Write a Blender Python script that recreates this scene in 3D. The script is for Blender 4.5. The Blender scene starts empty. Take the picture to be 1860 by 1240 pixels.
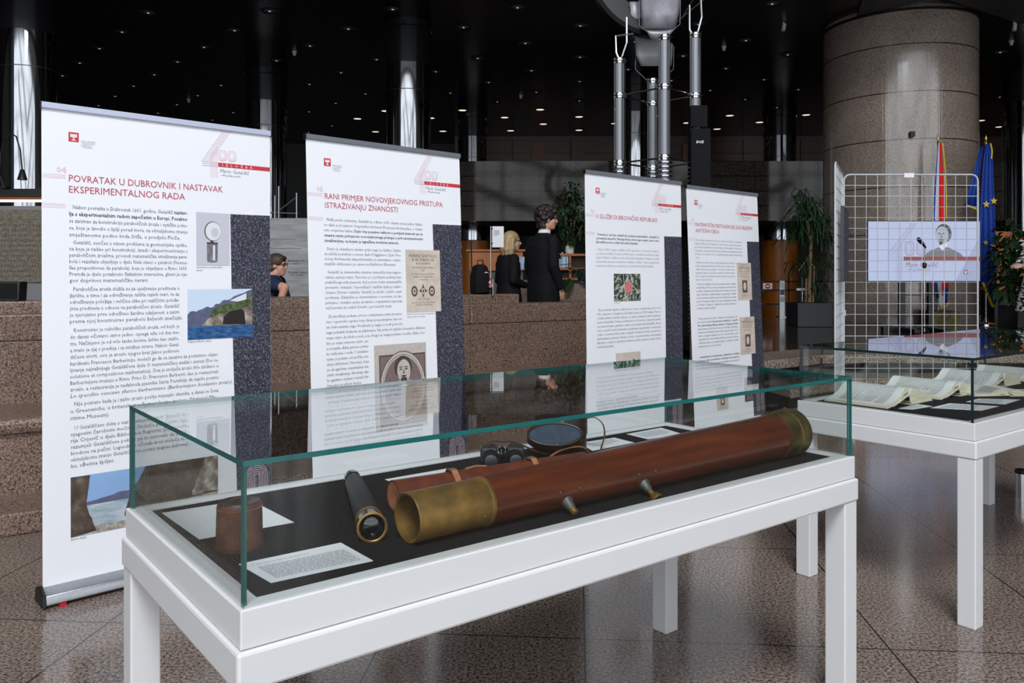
import bpy, bmesh, math, random
from mathutils import Vector, Matrix, noise
R = math.radians
random.seed(7)
SC = bpy.context.scene
COL = SC.collection

# ------------------------------------------------------------------ camera
F_PX, H, HY = 1497.0, 1.335, 502.0
cam = bpy.data.cameras.new('camera'); cam_o = bpy.data.objects.new('camera', cam); COL.objects.link(cam_o)
cam.lens = F_PX / 1860 * 36; cam.sensor_width = 36; cam.shift_y = -(620 - HY) / 1860
cam.clip_start = 0.05; cam.clip_end = 200
cam_o.location = (0, 0, H); cam_o.rotation_euler = (R(90), 0, 0)
SC.camera = cam_o

# ------------------------------------------------------------------ world, daylight, exposure
w = bpy.data.worlds.new('world'); SC.world = w; w.use_nodes = True
w.node_tree.nodes['Background'].inputs[0].default_value = (0.75, 0.85, 1, 1)
w.node_tree.nodes['Background'].inputs[1].default_value = 0.07
SC.view_settings.view_transform = 'Standard'; SC.view_settings.look = 'None'
SC.view_settings.exposure = 0.0; SC.view_settings.gamma = 1.0
SC.view_settings.use_curve_mapping = False
SC.cycles.transparent_max_bounces = 40
SC.cycles.max_bounces = 8; SC.cycles.glossy_bounces = 5; SC.cycles.diffuse_bounces = 3
SC.cycles.sample_clamp_indirect = 6

def area(name, loc, rot, sx, sy, power, col):
    l = bpy.data.lights.new(name, 'AREA'); l.shape = 'RECTANGLE'; l.size = sx; l.size_y = sy
    l.energy = power; l.color = col
    o = bpy.data.objects.new(name, l); COL.objects.link(o); o.location = loc; o.rotation_euler = rot
    return o
# daylight through the tall glazed front of the hall, behind the photographer, and the roof light over the hall
area('daylight_front_glazing', (3.5, -12.3, 6.2), (R(90), 0, 0), 46, 11.4, 5200, (0.90, 0.95, 1.0))
area('daylight_roof_light', (0.5, -6.5, 12.6), (R(38), 0, 0), 5, 4, 2100, (0.94, 0.97, 1.0))

# ------------------------------------------------------------------ materials
def srgb(r, g, b):
    f = lambda c: (c / 255) / 12.92 if c / 255 <= .04045 else (((c / 255) + .055) / 1.055) ** 2.4
    return (f(r), f(g), f(b), 1)
def newmat(name):
    m = bpy.data.materials.new(name); m.use_nodes = True
    return m, m.node_tree.nodes, m.node_tree.links, m.node_tree.nodes['Principled BSDF']
def mat(name, col, rough=.5, metal=0, spec=.5, emit=0, var=0, scale=30, bump=0, coat=0):
    m, N, L, b = newmat(name)
    c = col if len(col) == 4 else srgb(*col)
    b.inputs['Base Color'].default_value = c
    b.inputs['Roughness'].default_value = rough; b.inputs['Metallic'].default_value = metal
    b.inputs['Specular IOR Level'].default_value = spec; b.inputs['Coat Weight'].default_value = coat
    if emit:
        b.inputs['Emission Color'].default_value = c; b.inputs['Emission Strength'].default_value = emit
    if var or bump:
        tc = N.new('ShaderNodeTexCoord'); n = N.new('ShaderNodeTexNoise'); n.inputs['Scale'].default_value = scale
        n.inputs['Detail'].default_value = 4
        L.new(tc.outputs['Object'], n.inputs['Vector'])
        if var:
            cr = N.new('ShaderNodeValToRGB')
            cr.color_ramp.elements[0].position = .3; cr.color_ramp.elements[1].position = .7
            cr.color_ramp.elements[0].color = tuple(max(0, x * (1 - var)) for x in c[:3]) + (1,)
            cr.color_ramp.elements[1].color = tuple(min(1, x * (1 + var)) for x in c[:3]) + (1,)
            L.new(n.outputs['Fac'], cr.inputs['Fac']); L.new(cr.outputs['Color'], b.inputs['Base Color'])
        if bump:
            bp = N.new('ShaderNodeBump'); bp.inputs['Strength'].default_value = bump; bp.inputs['Distance'].default_value = .002
            L.new(n.outputs['Fac'], bp.inputs['Height']); L.new(bp.outputs['Normal'], b.inputs['Normal'])
    return m
def ramp_mat(name, stops, scale=20, rough=.5, detail=4, stretch=(1, 1, 1), metal=0, bump=0, spec=.5, coat=0, distort=0, consts=False):
    m, N, L, b = newmat(name)
    tc = N.new('ShaderNodeTexCoord'); mp = N.new('ShaderNodeMapping'); mp.inputs['Scale'].default_value = stretch
    n = N.new('ShaderNodeTexNoise'); n.inputs['Scale'].default_value = scale; n.inputs['Detail'].default_value = detail
    n.inputs['Distortion'].default_value = distort
    cr = N.new('ShaderNodeValToRGB')
    if consts: cr.color_ramp.interpolation = 'CONSTANT'
    while len(cr.color_ramp.elements) < len(stops): cr.color_ramp.elements.new(.5)
    for e, (p, c) in zip(cr.color_ramp.elements, stops):
        e.position = p; e.color = c if len(c) == 4 else srgb(*c)
    L.new(tc.outputs['Object'], mp.inputs['Vector']); L.new(mp.outputs['Vector'], n.inputs['Vector'])
    L.new(n.outputs['Fac'], cr.inputs['Fac']); L.new(cr.outputs['Color'], b.inputs['Base Color'])
    b.inputs['Roughness'].default_value = rough; b.inputs['Metallic'].default_value = metal
    b.inputs['Specular IOR Level'].default_value = spec; b.inputs['Coat Weight'].default_value = coat
    if bump:
        bp = N.new('ShaderNodeBump'); bp.inputs['Strength'].default_value = bump; bp.inputs['Distance'].default_value = .003
        L.new(n.outputs['Fac'], bp.inputs['Height']); L.new(bp.outputs['Normal'], b.inputs['Normal'])
    return m
def granite(name, base, rough=.3, grain=90, dark=(28, 26, 26), light=None, joints=None, ang=0, spec=.5, streak=0):
    """speckled granite; joints = (period x, [joint offsets], period y, offset y, axis) cut as dark lines"""
    m, N, L, b = newmat(name)
    tc = N.new('ShaderNodeTexCoord')
    n = N.new('ShaderNodeTexNoise'); n.inputs['Scale'].default_value = grain; n.inputs['Detail'].default_value = 2.5
    n.inputs['Roughness'].default_value = .65
    L.new(tc.outputs['Object'], n.inputs['Vector'])
    cr = N.new('ShaderNodeValToRGB'); e = cr.color_ramp.elements
    light = light or tuple(min(255, c * 1.22) for c in base)
    e[0].position = .36; e[0].color = srgb(*dark)
    e[1].position = .47; e[1].color = srgb(*[c * .82 for c in base])
    x = e.new(.53); x.color = srgb(*base)
    x = e.new(.66); x.color = srgb(*light)
    L.new(n.outputs['Fac'], cr.inputs['Fac'])
    out = cr.outputs['Color']
    n2 = N.new('ShaderNodeTexNoise'); n2.inputs['Scale'].default_value = 1.7; n2.inputs['Detail'].default_value = 3
    L.new(tc.outputs['Object'], n2.inputs['Vector'])
    mx = N.new('ShaderNodeMix'); mx.data_type = 'RGBA'; mx.blend_type = 'MULTIPLY'; mx.inputs['Factor'].default_value = .5
    cr2 = N.new('ShaderNodeValToRGB'); cr2.color_ramp.elements[0].position = .3; cr2.color_ramp.elements[1].position = .7
    cr2.color_ramp.elements[0].color = (.6, .58, .56, 1); cr2.color_ramp.elements[1].color = (1, 1, 1, 1)
    L.new(n2.outputs['Fac'], cr2.inputs['Fac']); L.new(out, mx.inputs['A']); L.new(cr2.outputs['Color'], mx.inputs['B'])
    out = mx.outputs['Result']
    if joints:
        mp = N.new('ShaderNodeMapping'); mp.inputs['Rotation'].default_value = (0, 0, ang)
        L.new(tc.outputs['Object'], mp.inputs['Vector'])
        sp = N.new('ShaderNodeSeparateXYZ'); L.new(mp.outputs['Vector'], sp.inputs[0])
        fac = None
        def line(sock, period, off, wd):
            a = N.new('ShaderNodeMath'); a.operation = 'SUBTRACT'; a.inputs[1].default_value = off; L.new(sock, a.inputs[0])
            d = N.new('ShaderNodeMath'); d.operation = 'PINGPONG'; d.inputs[1].default_value = period / 2; L.new(a.outputs[0], d.inputs[0])
            c = N.new('ShaderNodeMath'); c.operation = 'LESS_THAN'; c.inputs[1].default_value = wd; L.new(d.outputs[0], c.inputs[0])
            return c.outputs[0]
        for axis, period, off, wd in joints:
            s = line(sp.outputs[axis], period, off, wd)
            if fac is None: fac = s
            else:
                q = N.new('ShaderNodeMath'); q.operation = 'MAXIMUM'; L.new(fac, q.inputs[0]); L.new(s, q.inputs[1]); fac = q.outputs[0]
        mj = N.new('ShaderNodeMix'); mj.data_type = 'RGBA'; L.new(fac, mj.inputs['Factor']); L.new(out, mj.inputs['A'])
        mj.inputs['B'].default_value = srgb(30, 28, 26); out = mj.outputs['Result']
    L.new(out, b.inputs['Base Color'])
    b.inputs['Roughness'].default_value = rough; b.inputs['Specular IOR Level'].default_value = spec
    if streak:
        mp2 = N.new('ShaderNodeMapping'); mp2.inputs['Scale'].default_value = (26, 26, .1)
        L.new(tc.outputs['Object'], mp2.inputs['Vector'])
        n3 = N.new('ShaderNodeTexNoise'); n3.inputs['Scale'].default_value = 1; n3.inputs['Detail'].default_value = 3
        L.new(mp2.outputs['Vector'], n3.inputs['Vector'])
        bp = N.new('ShaderNodeBump'); bp.inputs['Strength'].default_value = streak; bp.inputs['Distance'].default_value = .008
        L.new(n3.outputs['Fac'], bp.inputs['Height']); L.new(bp.outputs['Normal'], b.inputs['Normal'])
    return m
def glass(name, tint=(.968, .984, .979), ior=1.5):
    """thin sheet glass: straight-through light plus a Fresnel mirror, same from both faces"""
    m, N, L, b = newmat(name); N.remove(b)
    out = N['Material Output']
    g = N.new('ShaderNodeNewGeometry'); mi = N.new('ShaderNodeMix'); mi.data_type = 'FLOAT'
    mi.inputs['A'].default_value = ior; mi.inputs['B'].default_value = 1 / ior
    L.new(g.outputs['Backfacing'], mi.inputs['Factor'])
    fr = N.new('ShaderNodeFresnel'); L.new(mi.outputs['Result'], fr.inputs['IOR'])
    t = N.new('ShaderNodeBsdfTransparent'); t.inputs[0].default_value = (*tint, 1)
    gl = N.new('ShaderNodeBsdfGlossy'); gl.inputs['Roughness'].default_value = 0.0
    mx = N.new('ShaderNodeMixShader'); L.new(fr.outputs[0], mx.inputs[0]); L.new(t.outputs[0], mx.inputs[1]); L.new(gl.outputs[0], mx.inputs[2])
    L.new(mx.outputs[0], out.inputs['Surface'])
    return m

M = {}
M['white_paint'] = mat('white_paint', (214, 214, 216), .35)
M['felt'] = mat('black_felt', (30, 30, 32), .95, spec=.1, var=.35, scale=400)
M['glass'] = glass('sheet_glass')
M['glass_edge'] = mat('green_glass_edge', (22, 98, 96), .15, coat=.5, var=.25, scale=5)
M['glass_edge_dark'] = mat('dark_glass_edge', (18, 40, 42), .15, coat=.5, var=.2, scale=5)
M['paper'] = mat('label_paper', (222, 224, 228), .7)
M['ink'] = mat('grey_ink', (112, 113, 122), .8)
M['ink_dark'] = mat('dark_ink', (48, 48, 56), .8)
M['ink_pale'] = mat('pale_ink', (150, 152, 162), .8)
M['red_print'] = mat('red_print', (205, 52, 66), .6)
M['heading_red'] = mat('heading_red', (190, 70, 90), .6)
M['pink_print'] = mat('pink_print', (238, 200, 210), .6)
M['grey_print'] = mat('grey_print', (222, 214, 222), .6)
M['white_print'] = mat('white_print', (245, 240, 242), .6)
M['fabric'] = mat('banner_fabric', (240, 241, 247), .55, spec=.2)
M['alu'] = mat('brushed_aluminium', (176, 178, 184), .35, 1, var=.06, scale=60)
M['alu_dark'] = mat('grey_aluminium', (120, 124, 130), .4, 1)
M['black_plastic'] = mat('black_plastic', (18, 18, 20), .4)
M['strip'] = ramp_mat('dark_speckled_print', [(.30, (22, 22, 32)), (.5, (52, 52, 66)), (.66, (112, 112, 130)), (.78, (158, 158, 176))], 120, .6, 12, (1, 1, .8))
M['old_paper'] = ramp_mat('yellowed_paper', [(.3, (196, 182, 168)), (.7, (218, 206, 194))], 12, .8)
M['sepia'] = mat('sepia_ink', (92, 80, 76), .8)
M['steel'] = mat('polished_steel', (156, 158, 162), .08, 1, var=.05, scale=2)
M['steel_collar'] = mat('dark_collar', (44, 45, 49), .22, .6)
M['chrome'] = mat('chrome', (205, 205, 206), .12, 1)
M['satin'] = mat('satin_tube', (150, 153, 160), .55, .35)
M['sheet_plain'] = mat('plain_sheet_metal', (158, 162, 166), .45, .35, var=.06, scale=5)
M['bar_light'] = mat('pale_aluminium', (196, 202, 224), .4, .15)
M['bar_grey'] = mat('grey_lacquer', (120, 124, 132), .4, .15)
M['sheet_metal'] = ramp_mat('rolled_sheet_metal', [(.3, (160, 160, 172)), (.7, (212, 212, 222))], 7, .35, 6, metal=.35)
M['black_metal'] = mat('black_metal', (16, 16, 17), .3, .3)
M['dark_metal'] = mat('dark_brushed_metal', (72, 72, 72), .4, .8)
M['white_wire'] = mat('white_wire', (184, 186, 190), .4)
M['wood_tube'] = ramp_mat('reddish_tube_wood', [(.28, (68, 26, 11)), (.5, (88, 37, 15)), (.75, (108, 51, 20))], 7, .34, 6, (.5, 5, 5), coat=.25)
M['brass'] = ramp_mat('tarnished_brass', [(.28, (92, 80, 44)), (.5, (138, 104, 52)), (.72, (168, 128, 68))], 16, .42, 7, metal=.55)
M['brass_dark'] = ramp_mat('dull_brass', [(.3, (66, 60, 34)), (.7, (112, 98, 54))], 18, .42, 5, metal=.6)
M['lead'] = mat('grey_lead', (96, 98, 98), .5, .7, var=.2, scale=60)
M['leather_red'] = ramp_mat('red_brown_leather', [(.3, (82, 36, 22)), (.7, (114, 54, 34))], 25, .42, 6, bump=.3)
M['leather_tan'] = ramp_mat('tan_leather', [(.3, (150, 92, 62)), (.7, (182, 120, 88))], 40, .6, 5, bump=.2)
M['leather_brown'] = ramp_mat('worn_brown_leather', [(.28, (54, 28, 18)), (.5, (82, 45, 28)), (.74, (108, 64, 42))], 22, .5, 7, bump=.35)
M['leather_dark'] = ramp_mat('dark_leather', [(.3, (24, 17, 15)), (.7, (50, 36, 30))], 30, .45, 5, bump=.3)
M['leather_black'] = mat('black_grained_leather', (38, 38, 40), .55, var=.3, scale=220, bump=.5)
M['black_gloss'] = mat('black_gloss', (14, 14, 15), .18, coat=.4)
M['blue_lining'] = mat('blue_felt_lining', (52, 64, 82), .9, var=.25, scale=40)
M['lens'] = mat('dark_lens', (14, 16, 20), .03, coat=1)
M['page'] = ramp_mat('old_book_page', [(.3, (205, 208, 206)), (.7, (222, 223, 219))], 8, .8)
M['page_edge'] = ramp_mat('book_page_edges', [(.35, (196, 186, 160)), (.65, (222, 214, 190))], 14, .8, 2, (1, 1, 30))
M['vellum'] = mat('vellum_cover', (206, 200, 182), .6)
M['book_ink'] = mat('book_ink', (104, 108, 110), .8)
M['orange_wood'] = ramp_mat('orange_wood', [(.3, (150, 82, 22)), (.7, (186, 108, 34))], 5, .35, 5, (1, 1, .15))
M['brown_wood'] = ramp_mat('brown_panelling', [(.3, (66, 38, 28)), (.7, (92, 54, 40))], 3, .35, 5, (.2, 1, 3))
M['door_wood'] = mat('door_wood', (124, 70, 42), .4, var=.1, scale=4)
M['black_ceiling'] = mat('black_ceiling_tile', (27, 27, 27), .24, spec=.35, var=.3, scale=.7)
M['soffit'] = mat('grey_soffit', (70, 71, 74), .6)
M['dark_wall'] = mat('dark_wall', (22, 21, 21), .5)
M['grey_wall'] = mat('grey_painted_wall', (128, 128, 130), .7)
M['kiosk_grey'] = mat('light_grey_panel', (150, 151, 154), .6)
M['hall_wall'] = mat('hall_wall', (92, 90, 86), .8)
M['lamp_trim'] = mat('lamp_trim', (92, 94, 98), .3, .8)
M['lamp_lens'] = mat('lamp_lens', (190, 205, 255), .3, emit=.55)
M['lamp_lit'] = mat('lamp_lit', (255, 244, 215), .3, emit=.95)
M['led'] = mat('led_strip', (255, 232, 200), .3, emit=1.6)
M['cream_plastic'] = mat('cream_plastic', (205, 200, 186), .5)
M['planter'] = mat('slate_planter', (27, 33, 39), .5)
M['leaf'] = ramp_mat('dark_leaf', [(.3, (20, 40, 22)), (.7, (44, 74, 40))], 3, .4)
M['leaf_pale'] = ramp_mat('mid_green_leaf', [(.3, (34, 56, 36)), (.7, (64, 96, 58))], 3, .45)
M['trunk'] = mat('plant_trunk', (122, 98, 72), .8, var=.2, scale=30)
M['skin'] = mat('skin', (205, 150, 128), .5)
M['skin_pale'] = mat('pale_skin', (208, 164, 146), .5)
M['hair_dark'] = mat('dark_brown_hair', (40, 30, 27), .5, var=.5, scale=60, bump=.6)
M['hair_blond'] = ramp_mat('blond_hair', [(.3, (140, 112, 76)), (.7, (198, 170, 126))], 20, .45, 4, (8, 8, .7), bump=.4)
M['hair_brown'] = mat('brown_hair', (70, 50, 40), .55, var=.4, scale=80)
M['suit'] = mat('black_suit', (20, 20, 22), .8, spec=.2, var=.2, scale=40)
M['shirt'] = mat('white_shirt', (235, 235, 238), .7)
M['navy'] = mat('navy_shirt', (20, 38, 70), .8)
M['shoe'] = mat('black_shoe', (12, 12, 12), .35)
M['patterned'] = ramp_mat('black_white_pattern', [(.42, (20, 20, 20)), (.5, (225, 225, 225)), (.62, (235, 235, 235)), (.66, (30, 30, 30))], 14, .8, 3, (1, 1, 3), consts=True)
M['flag_blue'] = mat('flag_blue', (18, 62, 158), .6, var=.18, scale=4)
M['flag_red'] = mat('flag_red', (226, 34, 30), .6)
M['flag_white'] = mat('flag_white', (228, 230, 240), .6)
M['gold'] = mat('gold_fringe', (222, 188, 30), .5)
M['finial'] = mat('gold_finial', (200, 170, 90), .3, .9)
M['cola'] = mat('dark_cola', (24, 10, 8), .1, coat=.6)
M['clear_plastic'] = mat('clear_plastic', (120, 112, 112), .1, coat=.5)
M['red_plastic'] = mat('red_plastic', (198, 24, 36), .4)
M['pink_label'] = mat('red_white_label', (226, 130, 140), .5)
M['stone'] = ramp_mat('carved_stone', [(.3, (92, 84, 74)), (.5, (120, 112, 100)), (.75, (142, 134, 120))], 16, .85, 7, (1, 1, 2.2), bump=.8)
M['poster_grey'] = ramp_mat('grey_poster', [(.3, (128, 128, 130)), (.7, (166, 166, 168))], 2.5, .6, 6, (1, 1, 6), distort=.6)
M['marble_floor'] = mat('polished_dark_floor', (58, 52, 48), .08, var=.2, scale=3)
M['screen_off'] = mat('dark_screen', (14, 15, 18), .12, coat=.5)
M['folder_blue'] = mat('blue_white_brochures', (150, 175, 205), .5, var=.4, scale=18)
TH = .078
M['floor'] = granite('polished_granite_floor', (140, 124, 114), .14, 92, dark=(52, 47, 46), light=(168, 150, 140), spec=.5,
    joints=[(0, 1.83, .03, .0035), (0, 1.83, 1.12, .0035), (1, 1.08, 3.05, .0035)], ang=TH)
M['parapet'] = granite('pink_granite', (138, 114, 101), .35, 105, dark=(38, 34, 33), light=(162, 136, 121))
M['granite_column'] = granite('polished_column_granite', (160, 144, 132), .12, 85, dark=(80, 72, 67), light=(178, 161, 148), spec=1.0,
    joints=[(2, .85, .388, .009)], streak=.35)
M['balcony'] = granite('polished_balcony_granite', (92, 84, 78), .06, 30, dark=(58, 54, 50), light=(100, 92, 86), spec=.22,
    joints=[(2, .4, .02, .012), (0, 1.6, .1, .006)])
M['stage_edge'] = granite('pale_granite_edge', (168, 150, 136), .4, 50, dark=(70, 62, 58), light=(190, 172, 158))

# ------------------------------------------------------------------ mesh building
class MB:
    def __init__(s, M0=None):
        s.v = []; s.f = []; s.m = []; s.X = M0 or Matrix(); s.names = []; s.cur = 0
    def use(s, name):
        if name not in s.names: s.names.append(name)
        s.cur = s.names.index(name); return s
    def add(s, verts, faces):
        o = len(s.v); s.v += [s.X @ Vector(p) for p in verts]
        for q in faces: s.f.append([i + o for i in q]); s.m.append(s.cur)
    def box(s, x0, x1, y0, y1, z0, z1):
        v = [(x, y, z) for z in (z0, z1) for y in (y0, y1) for x in (x0, x1)]
        s.add(v, [(0, 2, 3, 1), (4, 5, 7, 6), (0, 1, 5, 4), (1, 3, 7, 5), (3, 2, 6, 7), (2, 0, 4, 6)]); return s
    def prism(s, pts, z0, z1):
        n = len(pts)
        s.add([(x, y, z0) for x, y in pts] + [(x, y, z1) for x, y in pts],
              [tuple(range(n))[::-1], tuple(range(n, 2 * n))] + [(i, (i + 1) % n, n + (i + 1) % n, n + i) for i in range(n)]); return s
    def poly(s, pts):                       # flat polygon, points (x, z) at depth y
        s.add(pts, [tuple(range(len(pts)))]); return s
    def lathe(s, prof, seg=32, axis='z', cap=True, arc=None):
        """prof = [(radius, height)]"""
        v = []; f = []; n = len(prof); full = arc is None
        a0, a1 = (0, 2 * math.pi) if full else arc
        cols = seg if full else seg + 1
        for k in range(cols):
            a = a0 + (a1 - a0) * k / seg; c, d = math.cos(a), math.sin(a)
            for r, h in prof:
                v.append({'z': (r * c, r * d, h), 'x': (h, r * c, r * d), 'y': (r * d, h, r * c)}[axis])
        for k in range(seg):
            k2 = (k + 1) % cols if full else k + 1
            for i in range(n - 1):
                f.append((k * n + i, k2 * n + i, k2 * n + i + 1, k * n + i + 1))
        if cap and full:
            if prof[0][0] > 1e-5: f.append(tuple(k * n for k in range(seg))[::-1])
            if prof[-1][0] > 1e-5: f.append(tuple(k * n + n - 1 for k in range(seg)))
        s.add(v, f); return s
    def tube(s, path, r, seg=10, cap=True):
        P = [Vector(p) for p in path]; n = len(P); v = []; f = []
        rr = r if isinstance(r, (list, tuple)) else [r] * n
        up = None
        for i, p in enumerate(P):
            t = (P[min(i + 1, n - 1)] - P[max(i - 1, 0)]).normalized()
            if up is None: up = Vector((0, 0, 1)) if abs(t.z) < .9 else Vector((1, 0, 0))
            a = t.cross(up).normalized(); up = a.cross(t).normalized()
            for k in range(seg):
                th = 2 * math.pi * k / seg
                v.append(p + (a * math.cos(th) + up * math.sin(th)) * rr[i])
        for i in range(n - 1):
            for k in range(seg):
                k2 = (k + 1) % seg
                f.append((i * seg + k, i * seg + k2, (i + 1) * seg + k2, (i + 1) * seg + k))
        if cap: f += [tuple(range(seg))[::-1], tuple((n - 1) * seg + k for k in range(seg))]
        s.add(v, f); return s
    def strap(s, path, wv, th, smooth=0):
        """flat band along path, width along vector wv; smooth > 0 rounds the path"""
        P = [Vector(p) for p in path]
        if smooth:
            Q = []
            for i in range(len(P) - 1):
                a, b_, c, d = P[max(i - 1, 0)], P[i], P[i + 1], P[min(i + 2, len(P) - 1)]
                for k in range(smooth):
                    t = k / smooth
                    Q.append(.5 * ((2 * b_) + (c - a) * t + (2 * a - 5 * b_ + 4 * c - d) * t * t + (3 * b_ - a - 3 * c + d) * t ** 3))
            P = Q + [P[-1]]
        P = P; wv = Vector(wv); v = []; f = []; n = len(P)
        for i, p in enumerate(P):
            t = (P[min(i + 1, n - 1)] - P[max(i - 1, 0)]).normalized(); nn = t.cross(wv).normalized() * th / 2
            h = wv / 2
            v += [p - h - nn, p + h - nn, p + h + nn, p - h + nn]
        for i in range(n - 1):
            for k in range(4):
                k2 = (k + 1) % 4; f.append((i * 4 + k, i * 4 + k2, (i + 1) * 4 + k2, (i + 1) * 4 + k))
        f += [(3, 2, 1, 0), tuple((n - 1) * 4 + k for k in range(4))]
        s.add(v, f); return s
    def ball(s, c, r, seg=12, rings=8):
        rx, ry, rz = r if isinstance(r, (list, tuple)) else (r, r, r)
        v = [(c[0], c[1], c[2] - rz)]; f = []
        for i in range(1, rings):
            a = -math.pi / 2 + math.pi * i / rings
            for k in range(seg):
                b = 2 * math.pi * k / seg
                v.append((c[0] + rx * math.cos(a) * math.cos(b), c[1] + ry * math.cos(a) * math.sin(b), c[2] + rz * math.sin(a)))
        v.append((c[0], c[1], c[2] + rz)); e = len(v) - 1
        for k in range(seg):
            k2 = (k + 1) % seg
            f.append((0, 1 + k2, 1 + k)); f.append((e, 1 + (rings - 2) * seg + k, 1 + (rings - 2) * seg + k2))
            for i in range(rings - 2):
                f.append((1 + i * seg + k, 1 + i * seg + k2, 1 + (i + 1) * seg + k2, 1 + (i + 1) * seg + k))
        s.add(v, f); return s
    def build(s, name, mats=None, parent=None, smooth=None, bevel=0, seg=2, loc=None, rot=None):
        me = bpy.data.meshes.new(name); me.from_pydata([tuple(p) for p in s.v], [], s.f)
        names = [mats] if isinstance(mats, str) else (mats or s.names)
        for n in names: me.materials.append(M[n])
        if not isinstance(mats, str): me.polygons.foreach_set('material_index', s.m)
        me.validate()
        if bevel:
            bm = bmesh.new(); bm.from_mesh(me); bmesh.ops.remove_doubles(bm, verts=bm.verts, dist=1e-5)
            ed = [e for e in bm.edges if len(e.link_faces) == 2 and e.calc_face_angle(0) > R(40)]
            bmesh.ops.bevel(bm, geom=ed, offset=bevel, segments=seg, affect='EDGES', profile=.5, clamp_overlap=True)
            bm.to_mesh(me); bm.free()
        if smooth is not None:
            me.polygons.foreach_set('use_smooth', [True] * len(me.polygons))
            me.set_sharp_from_angle(angle=R(smooth))
        me.update()
        o = bpy.data.objects.new(name, me); COL.objects.link(o)
        if parent: o.parent = parent
        if loc: o.location = loc
        if rot: o.rotation_euler = rot
        return o

def tag(o, label=None, cat=None, group=None, kind=None):
    for k, v in (('label', label), ('category', cat), ('group', group), ('kind', kind)):
        if v: o[k] = v
    return o
def thing(name, label, cat, loc=(0, 0, 0), rz=0, group=None):
    o = bpy.data.objects.new(name, None); COL.objects.link(o); o.empty_display_size = .1
    o.location = loc; o.rotation_euler = (0, 0, rz)
    return tag(o, label, cat, group)
def dup(root, loc=None, rz=None, label=None, group=None):
    r = root.copy(); COL.objects.link(r)
    if loc: r.location = loc
    if rz is not None: r.rotation_euler = (0, 0, rz)
    if label: r['label'] = label
    if group: r['group'] = group
    for ch in root.children:
        c = ch.copy(); COL.objects.link(c); c.parent = r
        for g in ch.children:
            d = g.copy(); COL.objects.link(d); d.parent = c
    return r
def struct(name, mb, mats, **k):
    return tag(mb.build(name, mats, **k), kind='structure')
def at(px, py, Y):                          # the point at depth Y seen in direction of a photo position
    return Vector(((px - 930) / F_PX * Y, Y, H - (py - HY) / F_PX * Y))
def on(px, py, z):                          # the point on the level z
    Y = F_PX * (H - z) / (py - HY)
    return Vector(((px - 930) / F_PX * Y, Y, z))

# text -> polygons
_tc = bpy.data.curves.new('lettering', 'FONT'); _to = bpy.data.objects.new('lettering', _tc); COL.objects.link(_to)
def glyphs(s, bold=0, shear=0, res=1, spacing=1):
    _tc.body = s; _tc.size = 1; _tc.offset = bold; _tc.shear = shear; _tc.resolution_u = res; _tc.space_character = spacing
    _tc.update_tag(); dg = bpy.context.evaluated_depsgraph_get(); dg.update()
    me = _to.evaluated_get(dg).to_mesh()
    v = [(p.co.x, p.co.y) for p in me.vertices]; f = [tuple(q.vertices) for q in me.polygons]
    _to.evaluated_get(dg).to_mesh_clear()
    return v, f
def text(mb, s, x, z, size, width=None, y=-.0012, align='l', mat='ink', **k):
    """letters lying in the plane y, facing -y; x..x+width, baseline z"""
    v, f = glyphs(s, **k)
    if not v: return
    x0 = min(p[0] for p in v); x1 = max(p[0] for p in v)
    sx = width / (x1 - x0) if width else size
    wd = (x1 - x0) * sx
    ox = x - (wd if align == 'r' else wd / 2 if align == 'c' else 0)
    mb.use(mat); mb.add([(ox + (p[0] - x0) * sx, y, z + p[1] * size) for p in v], f)
    return ox + wd
def rect(mb, x0, x1, z0, z1, mat, y=-.0012):
    mb.use(mat); mb.poly([(x0, y, z0), (x1, y, z0), (x1, y, z1), (x0, y, z1)])
def pl(mb, pts, mat, y=-.0012):
    mb.use(mat); mb.poly([(p[0], y, p[1]) for p in pts])
def line(mb, a, b, wd, mat, y=-.0012):
    a = Vector(a); b = Vector(b); d = (b - a).normalized(); n = Vector((-d.y, d.x)) * wd / 2
    pl(mb, [a - n, b - n, b + n, a + n], mat, y)
def oval(cx, cz, rx, rz, n=24, a0=0, a1=2 * math.pi):
    return [(cx + rx * math.cos(a0 + (a1 - a0) * i / n), cz + rz * math.sin(a0 + (a1 - a0) * i / n)) for i in range(n if a1 - a0 > 6.28 else n + 1)]

# ------------------------------------------------------------------ the setting
STAGE = [(2.45, 8.13), (2.95, 8.53), (3.33, 8.80), (3.75, 8.86), (14, 8.86)]
def offs(d): return [(x + d * .15, y - d) for x, y in STAGE]
def slab(pts, back=31.0): return list(pts) + [(28.0, pts[-1][1]), (28.0, back), (pts[0][0], back)]
b = MB(); b.box(-28, 28, -12.6, 31, -.1, 0); struct('floor', b, 'floor')
b = MB(); b.prism(slab(STAGE), .30, .5); struct('floor_stage', b, 'marble_floor')
b = MB()
for d, z0, z1 in ((.04, .405, .502), (.62, .22, .30), (1.12, 0, .12)):
    P = offs(d); Q = offs(d - .66)
    ring = P + Q[::-1]
    b.prism(ring, z0, z1)
b2 = MB(); P = offs(0.0); b2.prism(P + [(14, 12), (2.6, 12)], 0, .4)
struct('trim_1', b, 'stage_edge', bevel=.012)                      # rounded granite edges of the stage and its steps
P = offs(.58); b2.prism(P + [(14, 10), (2.6, 10)], 0, .29); struct('wall_stage', b2, 'dark_wall')
b = MB(); b.box(-28, 2.4, 8.6, 31, 0, .25); struct('floor_service', b, 'marble_floor')

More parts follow.
